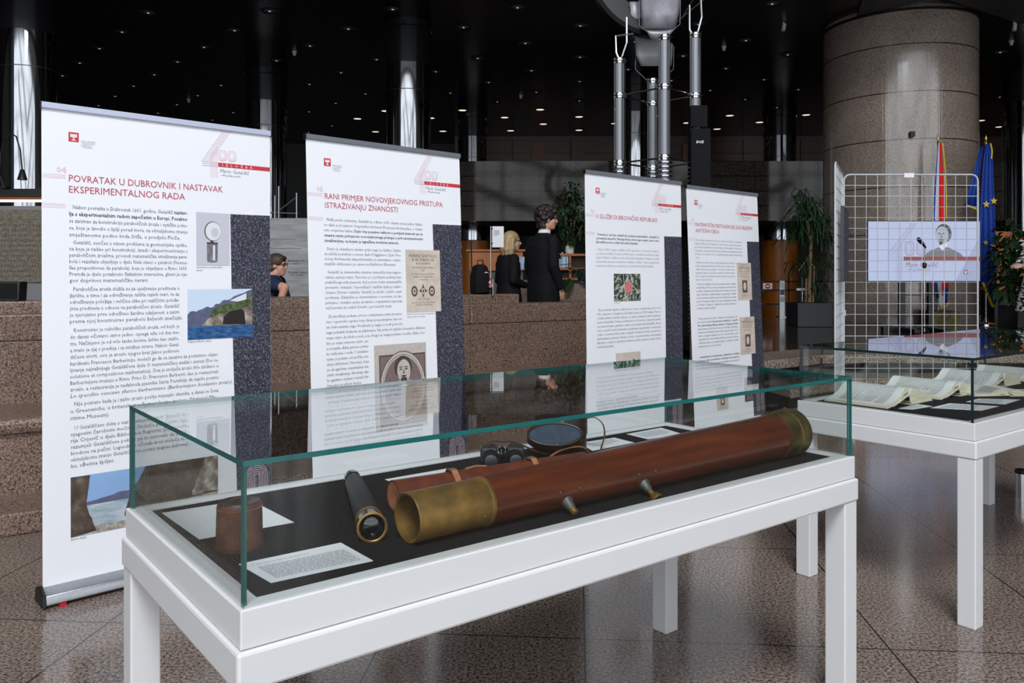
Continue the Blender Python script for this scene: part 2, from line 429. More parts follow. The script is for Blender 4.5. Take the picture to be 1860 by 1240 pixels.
# granite parapet with a bench and a step, running obliquely behind the banners
PD = Vector((.832, .555)); PN = Vector((-.555, .832))
par_m = Matrix(((PD.x, PN.x, 0, -2.6), (PD.y, PN.y, 0, 4.216), (0, 0, 1, 0), (0, 0, 0, 1)))
def par(name, x0, x1, y0, y1, z0, z1, bevel=.01):
    b = MB(par_m); x = x0
    while x < x1 - .01:                                              # blocks with open joints
        e = min(x + 1.27, x1); b.box(x + .002, e - .002, y0, y1, z0, z1); x = e
    return struct(name, b, 'parapet', bevel=bevel)
par('trim_2', -.42, 5.2, 0, .55, 0, .118, .012)
par('wall_bench', -.42, 5.2, .42, 1.1, .1, .46, .004)
par('trim_3', -.42, 5.2, .385, 1.1, .455, .545, .03)
par('wall_parapet', -.42, 5.75, 1.03, 1.32, .54, .93, .004)
par('trim_4', -.42, 5.75, 1.025, 1.30, .932, 1.098, .012)
par('trim_5', -.42, 4.05, 1.26, 1.50, .9, 1.176, .012)
par('wall_parapet_back', -.42, 5.75, 1.31, 1.50, .25, .93, .004)

# ceiling, far walls
b = MB(); b.box(-28, 28, 11.5, 31, 6.2, 6.5)
struct('ceiling', b, 'black_ceiling')
u45 = Vector((.746, .666)); v45 = Vector((-.66, .75))
b = MB()
for k in range(-14, 40):                                             # thin seams between the ceiling tiles
    o = Vector((-6.71, 15.2)) + v45 * 1.6 * (k * .5 + .25)
    for s in (u45, v45):
        pass
b = MB(); b.box(-28, 28, 11.2, 11.5, 6.15, 13); struct('wall_fascia', b, 'hall_wall')
b = MB(); b.box(-28, 28, 30.2, 31, 0, 6.3); struct('wall_back', b, 'dark_wall')
b = MB(); b.box(-28.3, -28, -12.6, 31, 0, 13); struct('wall_left', b, 'hall_wall')
b = MB(); b.box(28, 28.3, -12.6, 31, 0, 13); struct('wall_right', b, 'hall_wall')
b = MB(); b.box(-28, 28, -12.6, -10, 12.9, 13.2); b.box(-28, 28, -3.5, 11.5, 12.9, 13.2)
b.box(-28, -4, -10, -3.5, 12.9, 13.2); b.box(5, 28, -10, -3.5, 12.9, 13.2)
struct('ceiling_hall', b, 'hall_wall')
# tall glazed front behind the photographer: frame bars of the glazing
b = MB()
x = -19.5
i = 0
while x < 27:
    wd = .28 if i % 3 == 0 else .09
    b.box(x - wd / 2, x + wd / 2, -12.2, -12.0, .3, 12.2); x += 1.45; i += 1
for z in (.4, 1.6, 3.2, 4.8, 6.6, 8.4, 10.2, 12.0):
    b.box(-19.6, 27, -12.18, -12.02, z - .07, z + .07)
for x0, z0, sx, h in ((3.5, 8.2, 15, 4.0), (3.5, 4.6, 15, 5.5), (3.5, 1.6, 17, 6.2)):   # slanting struts of the glazing frame
    for sg in (-1, 1):
        dx, dz = sg * sx, h; n = math.hypot(dx, dz); ox, oz = -dz / n * .3, dx / n * .3
        v = [(x0 + ox, 0, z0 + oz), (x0 - ox, 0, z0 - oz), (x0 + dx - ox, 0, min(12.1, z0 + dz - oz)), (x0 + dx + ox, 0, min(12.2, z0 + dz + oz))]
        b.add([(x, -11.96, z) for x, y, z in v] + [(x, -11.80, z) for x, y, z in v], [(0, 1, 2, 3), (7, 6, 5, 4), (0, 4, 5, 1), (1, 5, 6, 2), (2, 6, 7, 3), (3, 7, 4, 0)])
struct('window_1', b, 'dark_metal')
# grey soffit panels near the thick granite column
b = MB(); b.prism([(5.2, 11.6), (14.5, 11.6), (14.5, 14.6), (9.6, 15.6), (7.3, 14.1), (6.4, 15.3)], 6.12, 6.19); struct('trim_6', b, 'soffit')

# balcony with curved polished parapet; panelled wall and doors behind it
def bal(x): return 22.0 + .0025 * (x - 4) ** 2
b = MB(); n = 40; v = []; f = []
for i in range(n + 1):
    x = -2.6 + (22 + 2.6) * i / n; y = bal(x)
    v += [(x, y, 2.82), (x, y, 4.42), (x, y + .3, 4.42), (x, y + .3, 2.82)]
for i in range(n):
    for k in range(4):
        k2 = (k + 1) % 4; f.append((i * 4 + k, (i + 1) * 4 + k, (i + 1) * 4 + k2, i * 4 + k2))
f += [(0, 1, 2, 3), tuple(n * 4 + k for k in (3, 2, 1, 0))]
b.add(v, f); o = struct('wall_balcony', b, 'balcony', smooth=30)
b = MB(); b.box(-2.6, 27, 22.3, 30.2, 2.82, 3.2); struct('floor_balcony', b, 'dark_wall')
b = MB(); b.box(-2.0, 26, 28.6, 28.8, 3.2, 6.2); struct('wall_balcony_back', b, 'brown_wood')
b = MB()
for k in range(14): b.box(-2 + k * 2, -1.97 + k * 2, 28.57, 28.6, 3.2, 6.1)
for z in (4.2, 4.9, 5.6): b.box(-2, 26, 28.58, 28.6, z, z + .015)
struct('trim_7', b, 'dark_wall')
for i, (x0, x1, y0, y1, mt) in enumerate([(966, 989, 259, 300, 'door_wood'), (1039, 1062, 254, 300, 'brown_wood'), (1240, 1249, 262, 300, 'door_wood')]):
    p = at(x0, y0, 28.5); q = at(x1, y1, 28.5)
    d = tag(MB().box(p.x, q.x, 28.48, 28.57, 3.2, p.z).build('door_%d' % (i + 1), mt), kind='structure')
    s = MB(); c = (p.x + q.x) / 2
    s.box(c - .07, c + .12, 28.46, 28.478, 4.78, 5.0); s.box(c - .1, c + .16, 28.46, 28.478, 4.45, 4.56) if i != 2 else None
    s.build('notice', 'paper', d)

# thick granite column
def cyl_struct(name, x, y, prof, mt, seg=64, parent=None, **k):
    b = MB(); b.lathe(prof, seg); o = b.build(name, mt, smooth=35, parent=parent); o.location = (x, y, 0)
    return o
gc = cyl_struct('granite_column', 7.5, 16.0, [(1.40, .5), (1.40, .62), (1.37, .63), (1.37, 6.2)], 'granite_column', 128)
tag(gc, 'thick round granite column behind the wire grid panel and the flags', 'column', kind='structure')
b = MB(); b.lathe([(1.375, 6.08), (1.42, 6.085), (1.42, 6.12), (1.375, 6.12)], 96, cap=False); b.build('collar', 'black_metal', gc, smooth=35)  # black ring stands in for the shadow gap under the soffit
b = MB(); p = at(1657, 243, 14.6); b.box(p.x - 7.5 - .04, p.x - 7.5 + .04, -1.43, -1.36, p.z - .05, p.z + .04); b.build('sensor_box', 'black_plastic', gc)

# polished steel columns
def steel_column(px, Y, rad, lab, base=.5, collar=.75):
    x = (px - 930) / F_PX * Y
    o = cyl_struct('steel_column', x, Y, [(rad, base), (rad, 4.0), (rad, 4.02), (rad, 6.2 - collar)], 'steel', 64)
    tag(o, lab, 'column', kind='structure')
    b = MB(); b.lathe([(rad * 1.005, 6.2 - collar), (rad * 1.005, 6.06), (rad * 1.06, 6.07), (rad * 1.06, 6.2)], 64); b.build('collar', 'steel_collar', o, smooth=35)
    b = MB(); b.lathe([(rad + .003, 4.86), (rad + .003, 4.875)], 64, cap=False); b.build('seam', 'dark_metal', o, smooth=35)
    return o
steel_column(52, 14.2, .47, 'polished steel column behind the stone tablet, at the left edge', .25, .72)
steel_column(485, 19.6, .46, 'polished steel column rising between the two nearest banners', .25)
steel_column(742, 15.9, .43, 'polished steel column rising just behind the second banner', .25, .82)
c1 = steel_column(858, 24.8, .43, 'polished steel column standing behind the left end of the balcony wall', 2.42, .7)
steel_column(1153, 20.6, .37, 'polished steel column half hidden behind the left tube of the sculpture', .25, .8)
c2 = steel_column(1416, 24.7, .47, 'polished steel column on the balcony left of the thick granite column', 2.42, .7)
steel_column(1860, 19.7, .46, 'polished steel column at the right edge behind the leafy plant', .5)
for c, r in ((c1, .5), (c2, .53)):
    b = MB(); b.lathe([(r + .03, .5), (r + .03, .62), (r, .63), (r, 2.4), (.2, 2.41)], 48); b.build('wood_cladding', 'orange_wood', c, smooth=35)

# ------------------------------------------------------------------ ceiling fittings
def make_downlight(lit):
    t = thing('downlight', '', 'ceiling light', group='')
    b = MB(); b.lathe([(.105, 0), (.15, -.012), (.16, 0), (.105, .02)], 28, cap=False); b.build('trim_ring', 'lamp_trim', t, smooth=40)
    b = MB(); b.lathe([(.115, -.004), (.07, -.008), (.0, -.009)], 24, cap=False) if lit else b.lathe([(.024, -.006), (.02, -.012), (0, -.014)], 16, cap=False)
    b.build('lens', 'lamp_lit' if lit else 'lamp_lens', t, smooth=40)
    if not lit:
        b = MB(); b.lathe([(.106, .004), (.07, -.006), (.036, -.003)], 28, cap=False); b.build('reflector', 'satin', t, smooth=50)
    return t
dl = {False: make_downlight(False), True: make_downlight(True)}
used = {False: 0, True: 0}
lab = {False: 'small recessed downlight with a metal ring in the near black ceiling', True: 'small glowing recessed downlight in the far part of the black ceiling'}
grp = {False: 'dim recessed downlights in the black ceiling', True: 'glowing recessed downlights far back in the ceiling'}
for i in range(-22, 26):
    for j in range(-16, 26):
        p = Vector((-6.71, 15.2)) + Vector((-1.045, 1.19)) * i + Vector((2.27, -.1)) * j
        if not 11.9 < p.y < 28: continue
        px = 930 + F_PX * p.x / p.y; py = HY - F_PX * 4.86 / p.y
        if not (105 < px < 1850 and -4 < py): continue
        if (p - Vector((7.5, 16))).length < 2.3 or (px > 1480 and p.y < 14.3): continue
        if 1493 < px < 1772 and p.y > 15: continue
        lit = py > 197 and px > 620
        o = dl[lit] if not used[lit] else dup(dl[lit])
        used[lit] += 1
        o.location = (p.x, p.y, 6.198); o['label'] = lab[lit]; o['group'] = grp[lit]
b = MB(); b.lathe([(0, -.10), (.03, -.095), (.035, -.05), (.05, -.03), (.05, 0)], 16, cap=False)
for k, (px, py, lb) in enumerate([(535, 97, 'cream sprinkler head above the gap between the two nearest banners'), (343, 183, 'cream sprinkler head over the top bar of the nearest banner'),
                                  (1315, 88, 'cream sprinkler head right of the tube sculpture'), (946, 176, 'cream sprinkler head above the small distant steel column'),
                                  (1837, 78, 'cream sprinkler head over the blue flag near the right edge')]):
    Y = 4.82 * F_PX / (HY - py)
    o = b.build('sprinkler_head', 'cream_plastic', smooth=40) if k == 0 else o.copy()
    if k: COL.objects.link(o)
    o.location = (at(px, py, Y).x, Y, 6.2); tag(o, lb, 'sprinkler', 'cream sprinkler heads in the ceiling')
for px, py, lb in ((1423, 52, 'small cream tube spotlight hanging left of the granite column'), (1842, 44, 'small cream tube spotlight hanging right of the granite column')):
    Y = 4.75 * F_PX / (HY - py); p = at(px, py, Y); t = thing('spotlight', lb, 'spotlight', (p.x, p.y, 6.12 if px > 1800 else 6.2), group='cream tube spotlights')
    b = MB(); b.tube([(0, 0, 0), (0, 0, -.03)], .02, 8); b.build('stem', 'cream_plastic', t, smooth=40)
    b = MB(); b.tube([(.02, 0, -.03), (-.01, -.02, -.16)], .036, 12); b.build('lamp_body', 'cream_plastic', t, smooth=40)
p = at(1826, 28, 12.9); t = thing('security_camera', 'small white security camera on the grey soffit right of the granite column', 'camera', (p.x, p.y, 6.12))
b = MB(); b.lathe([(.05, 0), (.05, -.03), (.02, -.05)], 16); b.build('mount', 'cream_plastic', t, smooth=40)
b = MB(); b.tube([(-.02, 0, -.06), (.08, -.05, -.11)], .04, 12); b.build('camera_body', 'cream_plastic', t, smooth=40)
p = at(1458, 33, 12.6); t = tag(MB().tube([(0, 0, 0), (0, 0, -.14)], .012, 8).lathe([(.03, -.14), (.03, -.12)], 12).build('ceiling_pendant', 'cream_plastic', smooth=40), 'thin white rod hanging from the soffit left of the granite column', 'ceiling fitting'); t.location = (p.x, p.y, 6.12)

# ------------------------------------------------------------------ display cases
ANG = R(38.0); U = Vector((math.cos(ANG), math.sin(ANG))); V = Vector((-math.sin(ANG), math.cos(ANG)))
ZT, ZTB, ZA, ZG, ZF = .779, .712, .643, 1.026, .774
def display_case(lab, loc, L, W, edge, gtop=ZG):
    t = thing('display_case', lab, 'display case', (loc[0], loc[1], 0), ANG)
    b = MB(); o = .008
    b.box(-o, L + o, -o, W + o, ZA, ZTB - .001); b.build('apron', 'white_paint', t, bevel=.006)
    lw = .068
    for x in (-.004, L + .004 - lw):
        for y in (-.004, W + .004 - lw):
            MB().box(x, x + lw, y, y + lw, 0, ZA).build('leg', 'white_paint', t, bevel=.004)
    b = MB(); r = .045
    ro = [(0, 0), (L, 0), (L, W), (0, W)]; ri = [(r, r), (L - r, r), (L - r, W - r), (r, W - r)]
    b.add([(x, y, z) for z in (ZTB, ZT) for x, y in ro + ri], [q for k in range(4) for k2 in [(k + 1) % 4] for q in
          ((k, k2, 8 + k2, 8 + k), (4 + k2, 4 + k, 12 + k, 12 + k2), (8 + k, 8 + k2, 12 + k2, 12 + k), (k2, k, 4 + k, 4 + k2))])
    b.build('tray_rim', 'white_paint', t, bevel=.0025)
    MB().box(r - .002, L - r + .002, r - .002, W - r + .002, ZTB + .01, ZF).build('felt_panel', 'felt', t)
    g = .010; i = .007
    def pane(name, x0, x1, y0, y1, z0, z1, big):
        b = MB(); b.box(x0, x1, y0, y1, z0, z1)
        b.names = ['glass', edge]
        # faces order of box: bottom, top, -y, +x, +y, -x
        big_f = {'z': (0, 1), 'y': (2, 4), 'x': (3, 5)}[big]
        b.m = [0 if k in big_f or (k == 0 and big != 'z') else 1 for k in range(6)]
        return b.build(name, None, t)
    pane('glass_side', i, L - i, i, i + g, ZT, gtop - g, 'y')
    pane('glass_side', i, L - i, W - i - g, W - i, ZT, gtop - g, 'y')
    pane('glass_side', i, i + g, i + g + .0005, W - i - g - .0005, ZT, gtop - g, 'x')
    pane('glass_side', L - i - g, L - i, i + g + .0005, W - i - g - .0005, ZT, gtop - g, 'x')
    pane('glass_top', i, L - i, i, W - i, gtop - g + .0003, gtop, 'z')
    return t
A0 = Vector((-.451, 1.369)); L0, W0 = 1.92, .775
display_case('long white display case with a glass hood holding the big brass ended telescope', A0, L0, W0, 'glass_edge')
A1 = Vector((1.748, 3.112)); L1, W1 = 1.92, .755
display_case('white display case with a glass hood holding open old books', A1, L1, W1, 'glass_edge_dark')

def sheet(name, lab, pts, z, parts, group=None, t=.0008, lines=None):
    """paper lying flat: four corners in order near-left.. as world xy"""
    c = sum((Vector(p) for p in pts), Vector((0, 0))) / len(pts)
    b = MB(); b.use('paper'); b.prism([tuple(Vector(p) - c) for p in pts], 0, t)
    if lines:                                                        # printed lines across the sheet (a->b is the reading direction)
        a, bb, cc, d = [Vector(p) - c for p in pts]                   # a bottom-left, bb bottom-right, cc top-right, d top-left
        for (s0, s1, r0, h, mt) in lines:
            def q(s, r): return a.lerp(bb, s).lerp(d.lerp(cc, s), r)
            b.use(mt); b.add([(*q(s0, r0), t + .0003), (*q(s1, r0), t + .0003), (*q(s1, r0 + h), t + .0003), (*q(s0, r0 + h), t + .0003)], [(0, 1, 2, 3)])
    o = b.build(name); o.location = (c.x, c.y, z)
    return tag(o, lab, 'label', group)
def onxy(*p): return [tuple(on(x, y, ZF).xy) for x, y in p]
def para(n, r_top, r_bot, s0=.1, s1=.9, short=(), mt='ink_pale'):
    out = []; st = (r_top - r_bot) / max(1, n - 1)
    rng = random.Random(n * 7 + int(r_top * 100))
    for k in range(n):
        e = s1 - (rng.random() * .5 * (s1 - s0) if k in short else 0); x = s0
        while x < e:                                                 # words
            wd = rng.uniform(.02, .075); x2 = min(x + wd, e); out.append((x, x2, r_top - k * st, st * .42, mt)); x = x2 + .012
    return out
ZF1 = ZF + .0004
sheet('caption_card', 'white caption sheet half hidden behind the brown leather cap', onxy((534, 949), (362, 980), (294, 932), (452, 907))[::1], ZF1, 0, 'caption sheets in the long case',
      lines=[])
sheet('caption_card', 'white caption sheet nearest the front left corner of the long case', onxy((492, 1059), (678, 1019), (619, 986), (433, 1025)), ZF1, 0, 'caption sheets in the long case',
      lines=para(1, .82, .80, .07, .62, (), 'ink_dark') + para(15, .68, .13, .09, .93, (), 'ink_pale'))
sheet('caption_card', 'white caption strip behind the red brown leather tube case', onxy((722, 880), (838, 860), (813, 851), (699, 871)), ZF1, 0, 'caption sheets in the long case')
sheet('caption_card', 'white caption sheet beside the open leather binocular case', onxy((1076, 819), (1152, 804), (1116, 795), (1051, 805)), ZF1, 0, 'caption sheets in the long case',
      lines=para(5, .8, .35, .12, .85, (4,)))
sheet('caption_card', 'white caption sheet in the far right back corner of the long case', onxy((1177, 798), (1240, 788.5), (1201, 777), (1138, 788.5)), ZF1, 0, 'caption sheets in the long case',
      lines=para(6, .8, .3, .12, .88, (5,)))

def frame_obj(name, lab, cat, p, d, group=None):
    """an Empty at p with local x along the horizontal direction d"""
    return thing(name, lab, cat, tuple(p), math.atan2(d.y, d.x), group)
# --- big telescope: local x along the tube, from the eye end (near left) to the object end
rA, rB = .0525, .068
a = Vector((-.219, 1.734)); e = Vector((.888, 2.616)); d = e - a; Lt = d.length
t = frame_obj('telescope', 'long reddish brown wooden telescope with brass ends lying along the front of the case', 'telescope', (a.x, a.y, ZF), d)
def lev(x): return rA + (rB - rA) * x / Lt
slope = math.atan2(rB - rA, Lt)
T = Matrix.Translation((0, 0, rA + .001)) @ Matrix.Rotation(-slope, 4, 'Y')
b = MB(T); x0, x1 = .19, Lt - .10
b.lathe([(rA * .98, x0), (lev(x0) - .001, x0), (lev(x1), x1), (rA * .98, x1)], 64, 'x', cap=False); b.build('tube', 'wood_tube', t, smooth=40)
b = MB(T); r = rA + .0005
b.lathe([(r - .006, .05), (r - .0062, 0), (r - .0015, -.002), (r, .002), (r + .0005, .186), (r + .0028, .188), (r + .0028, .194), (r, .196)], 64, 'x', cap=False)
b.lathe([(r - .006, .0), (r - .006, .085), (r - .014, .086), (r - .015, .1)], 64, 'x', cap=False)
s = b.build('eye_end_sleeve', 'brass', t, smooth=40)
b = MB(T); b.lathe([(0, .088), (r - .013, .088)], 48, 'x', cap=False); b.build('lens', 'lens', s)
b = MB(T); x = .012
for an in (80, 200, 320):
    b.ball((.165, (r + .001) * math.cos(R(an)), (r + .001) * math.sin(R(an))), .003, 8, 6)
b.build('screw', 'lead', s, smooth=60)
b = MB(T); rb = rB
b.lathe([(rb + .0005, Lt - .105), (rb + .004, Lt - .104), (rb + .004, Lt - .099), (rb + .0035, Lt - .05), (rb + .007, Lt - .048), (rb + .007, Lt - .036), (rb + .005, Lt - .034), (rb + .005, Lt), (rb - .005, Lt + .002)], 64, 'x', cap=True)
b.build('object_end_cap', 'brass_dark', t, smooth=30)
# two focusing knobs on the near side, below the middle of the tube
def knob(px, py, rr, ext, named, cup):
    best = None
    for k in range(0, 1000):                                         # station along the tube in that direction
        q = a + d * (k / 1000); X = 930 + F_PX * q.x / q.y
        if best is None or abs(X - px) < best[0]: best = (abs(X - px), k / 1000)
    xx = best[1] * Lt
    K = T @ Matrix.Translation((xx, 0, 0)) @ Matrix.Rotation(R(0), 4, 'X')
    an = R(-28)
    K = K @ Matrix.Rotation(R(34), 4, 'X')
    b = MB(K); r = lev(xx)
    b.lathe([(.019, -r + .010), (.016, -r - .003), (.0125, -r - .010), (.011, -r - .019), (.008, -r - .022)], 24, 'y')
    o = b.build('knob_mount', 'lead', t, smooth=40)
    b = MB(K)
    if cup: b.lathe([(.007, -r - .02), (.008, -r - .036), (.014, -r - .040), (.018, -r - .052), (.0165, -r - .054), (.010, -r - .046), (0, -r - .044)], 24, 'y')
    else: b.lathe([(.009, -r - .02), (.009, -r - .034), (.005, -r - .037), (0, -r - .037)], 20, 'y')
    b.build('focus_knob', 'brass', o, smooth=40)
    for dx in (-.03, .032):
        b = MB(T @ Matrix.Translation((xx + dx, 0, 0)) @ Matrix.Rotation(R(2), 4, 'X')); b.ball((0, -r, 0), .004, 8, 6); b.build('screw', 'lead', t, smooth=60)
knob(1006, 905, .024, .03, 'a', False)
knob(1144, 880, .02, .04, 'b', True)

# --- leather tube case behind the telescope
a2 = Vector((-.283, 1.965)); e2 = Vector((.20, 2.285)); d2 = e2 - a2; L2 = d2.length; r2 = .037
t = frame_obj('tube_case', 'red brown leather tube case with tan straps behind the big telescope', 'case', (a2.x, a2.y, ZF), d2)
T2 = Matrix.Translation((0, 0, r2 + .001))
b = MB(T2); b.lathe([(r2 - .004, .002), (r2 - .004, 0), (r2, -.001), (r2, L2), (0, L2 + .002)], 48, 'x', cap=False); tb = b.build('tube', 'leather_red', t, smooth=40)
b = MB(T2); b.lathe([(r2 - .0045, 0), (0, .006)], 40, 'x', cap=False); b.build('end_disc', 'leather_tan', t, smooth=40)
for x, ex in ((.16, .0), (.40, .004)):
    b = MB(T2); pth = [(x, (r2 + .002 + (.004 if 60 < q < 120 else 0)) * math.cos(R(q)), (r2 + .002 + (.004 if 60 < q < 120 else 0)) * math.sin(R(q))) for q in range(0, 361, 12)]
    b.strap(pth, (.016, 0, 0), .0025); sp = b.build('strap', 'leather_tan', t, smooth=40)
    b = MB(T2); b.box(x - .011, x + .011, -.008, .010, r2 + .003, r2 + .007); b.build('buckle', 'lead', sp)
b = MB(T2); b.tube([(.20, .002, r2 + .001), (.23, .004, r2 + .004), (.26, .0, r2 + .001)], .003, 8); b.build('loop', 'leather_tan', t, smooth=40)

# --- small black telescope
p1 = on(676, 984, ZF).xy; p2 = Vector((-.428, 2.205)); d3 = p2 - p1; L3 = d3.length
t = frame_obj('hand_telescope', 'small black leather covered hand telescope with a silver ring at its lens end', 'telescope', (p1.x, p1.y, ZF), d3)
rf, rr_ = .030, .0225
sl = math.atan2(rr_ - rf, L3); T3 = Matrix.Translation((0, 0, rf + .001)) @ Matrix.Rotation(-sl, 4, 'Y')
b = MB(T3); b.lathe([(rf - .003, .06), (rf - .0015, .062), (rf - .004, .30), (rf - .0065, L3 - .06), (rf - .010, L3 - .055)], 40, 'x'); b.build('barrel', 'leather_black', t, smooth=40)
b = MB(T3); b.lathe([(rf - .001, .062), (rf, .055), (rf, .048), (rf - .0015, .046)], 40, 'x', cap=False); b.build('brass_ring', 'brass', t, smooth=40)
b = MB(T3); b.lathe([(rf - .0015, .05), (rf - .001, .012), (rf + .0015, .010), (rf + .002, 0), (rf - .002, -.002), (rf - .004, .0), (rf - .005, .02)], 40, 'x', cap=False); o = b.build('lens_cell', 'black_gloss', t, smooth=40)
b = MB(T3); b.lathe([(rf + .0022, .001), (rf + .0026, -.002), (rf - .001, -.0035), (rf - .003, -.002)], 40, 'x', cap=False); b.build('silver_rim', 'brass', o, smooth=40)
b = MB(T3); b.lathe([(rf - .005, .014), (rf * .5, .008), (0, .006)], 32, 'x', cap=False); b.build('lens', 'lens', o, smooth=60)
b = MB(T3); b.lathe([(rr_ - .003, L3 - .06), (rr_ - .003, L3 - .03), (rr_ - .001, L3 - .028), (rr_ - .001, L3 - .004), (rr_ - .006, L3), (.009, L3 - .002), (0, L3 - .008)], 36, 'x', cap=False)
b.build('eyepiece', 'black_gloss', t, smooth=40)

# --- brown leather cap of the tube case
c = on(422, 1006, ZF); cx = c.xy + Vector((0, .044))
t = thing('leather_cap', 'brown worn leather cap standing upright behind the front glass corner', 'case cap', (cx.x, cx.y, ZF), ANG)
b = MB(Matrix.Diagonal((1.0, .93, 1, 1))); b.lathe([(.047, .0), (.048, .003), (.0475, .012), (.0455, .085), (.0445, .092), (.041, .096)], 40, cap=False); b.build('wall', 'leather_brown', t, smooth=50)
b = MB(Matrix.Diagonal((1.0, .93, 1, 1))); b.lathe([(.0445, .0915), (.041, .0965), (.039, .0955), (.0, .0950)], 40, cap=False); b.build('lid', 'leather_dark', t, smooth=60)
b = MB(); b.strap([(-.018, .004, .095), (-.012, .004, .1005), (0, .003, .102), (.012, .002, .1), (.016, .002, .095)], (0, .012, 0), .0022); b.build('pull_tab', 'leather_brown', t, smooth=40)
b = MB(Matrix.Diagonal((1.0, .93, 1, 1)))
for k in range(60):
    q = R(k * 6); b.box(.0455 * math.cos(q) - .0008, .0455 * math.cos(q) + .0008, .0455 * math.sin(q) - .0008, .0455 * math.sin(q) + .0008, .0835, .0852)
b.build('stitching', 'leather_tan', t)
# stray silver specks of dust are left out; --- binoculars
pb = on(912, 848, ZF).xy + Vector((0, .05))
t = thing('binoculars', 'black prism binoculars with a leather strap left of the open binocular case', 'binoculars', (pb.x, pb.y, ZF), ANG - R(35))
for sgn in (-1, 1):
    b = MB(Matrix.Translation((sgn * .036, 0, .027)))
    b.lathe([(0, -.096), (.016, -.097), (.018, -.097), (.018, -.055), (.022, -.045), (.022, -.03)], 28, 'y', cap=False)
    bb = b.build('objective_barrel', 'suit', t, smooth=40)
    b = MB(Matrix.Translation((sgn * .036, 0, .027))); b.lathe([(.0165, -.1005), (.0185, -.1), (.0185, -.095), (.017, -.094)], 28, 'y'); b.build('rim', 'alu_dark', bb, smooth=40)
    b = MB(Matrix.Translation((sgn * .040, 0, .027))); b.box(-.026, .026, -.03, .03, -.026, .026); b.build('prism_housing', 'leather_black', t, bevel=.009, seg=3, smooth=50)
    b = MB(Matrix.Translation((sgn * .030, 0, .027))); b.lathe([(.016, .03), (.0135, .036), (.0135, .055), (.018, .06), (.018, .072), (.014, .074)], 24, 'y'); b.build('eyepiece', 'black_gloss', t, smooth=40)
b = MB(); b.lathe([(.007, -.05), (.007, .04), (.011, .042), (.011, .055)], 20, 'y'); b.X = Matrix(); b.v = [v + Vector((0, 0, .03)) for v in b.v]; b.build('hinge_rod', 'black_gloss', t, smooth=40)
b = MB(); b.strap([(-.045, .035, .05), (-.03, .02, .062), (.0, .02, .06), (.03, .03, .058), (.07, .05, .04), (.12, .075, .015), (.17, .09, .008), (.21, .12, .012), (.2, .15, .03), (.16, .16, .035)], (.004, .012, 0), .002, 5)
b.build('neck_strap', 'leather_brown', t, smooth=40)
# --- open leather binocular case
pc = on(1024, 828, ZF).xy + Vector((0, .06))
t = thing('binocular_case', 'dark leather binocular case standing open with a blue lined lid', 'case', (pc.x, pc.y, ZF), ANG - R(30))
b = MB(); b.prism(oval(0, .03, .085, .045, 28), 0, .112); b.build('case_body', 'leather_dark', t, bevel=.006, smooth=40)
LM = Matrix.Translation((-.035, -.022, .098)) @ Matrix.Rotation(R(42), 4, 'X')
b = MB(LM @ Matrix.Translation((0, -.045, 0))); b.prism(oval(0, 0, .090, .046, 32), -.028, 0); ld = b.build('lid', 'leather_dark', t, bevel=.005, smooth=40)
b = MB(LM @ Matrix.Translation((0, -.045, 0))); b.prism(oval(0, 0, .082, .039, 32), 0, .0012); b.build('lining', 'blue_lining', ld)
b = MB(LM @ Matrix.Translation((0, -.045, 0))); pth = [(.086 * math.cos(R(q)), .0425 * math.sin(R(q)), .001) for q in range(0, 361, 10)]; b.tube(pth, .005, 8, False); b.build('lid_rim', 'leather_dark', ld, smooth=40)
b = MB(LM); b.box(-.035, .035, -.003, .012, -.002, .004); b.build('hinge_flap', 'leather_tan', t, bevel=.001)
b = MB(LM @ Matrix.Translation((0, -.087, 0))); b.ball((0, 0, .002), .005, 10, 6); b.build('clasp', 'brass', ld, smooth=60)
b = MB(); b.strap([(.083, .03, .10), (.11, .025, .104), (.135, .02, .085), (.142, .015, .055), (.135, .01, .025), (.125, .0, .006)], (0, .009, 0), .003, 5); b.build('carry_strap', 'leather_brown', t, smooth=40)
b = MB(); b.strap([(-.06, -.09, .004), (-.03, -.08, .02), (.01, -.075, .03), (.045, -.07, .03), (.065, -.06, .018), (.075, -.05, .004)], (0, .009, 0), .003, 5); b.build('carry_strap', 'leather_tan', t, smooth=40)

# ------------------------------------------------------------------ banners
def four_hundred(b, y=-.0012, k=1.0, ox=0, oz=0, m1='pink_print', m2='grey_print', th=.0035):
    P = lambda x, z: (ox + x * k, oz + z * k)
    for i in range(4):                                               # the figure 4 in parallel lines
        o = i * .0105
        line(b, P(.663 + o * 1.15, 1.871), P(.764 + o, 2.02), th * k, m2 if i % 2 else m1, y)
        if i < 3: line(b, P(.663, 1.868 - i * .009), P(.736, 1.868 - i * .009), th * k, m2 if i % 2 else m1, y)
        line(b, P(.704 + i * .0095, 1.797), P(.704 + i * .0095, 1.905 + i * .012), th * k, m1 if i % 2 else m2, y)
    for cx in (.760, .806):
        for r, mt in ((1, m1), (.78, 'fabric' if m1 == 'pink_print' else 'scr_bg'), (.62, m2), (.42, 'fabric' if m1 == 'pink_print' else 'scr_bg')):
            w2, h2 = .021 * r, .0255 - (1 - r) * .020
            pts = []
            for q in range(0, 360, 20):
                c, s = math.cos(R(q)), math.sin(R(q))
                pts.append(P(cx + math.copysign(abs(c) ** .55, c) * w2, 1.905 + math.copysign(abs(s) ** .7, s) * h2))
            pl(b, pts, mt, y - .0002 * (1 + (1, .78, .62, .42).index(r)))
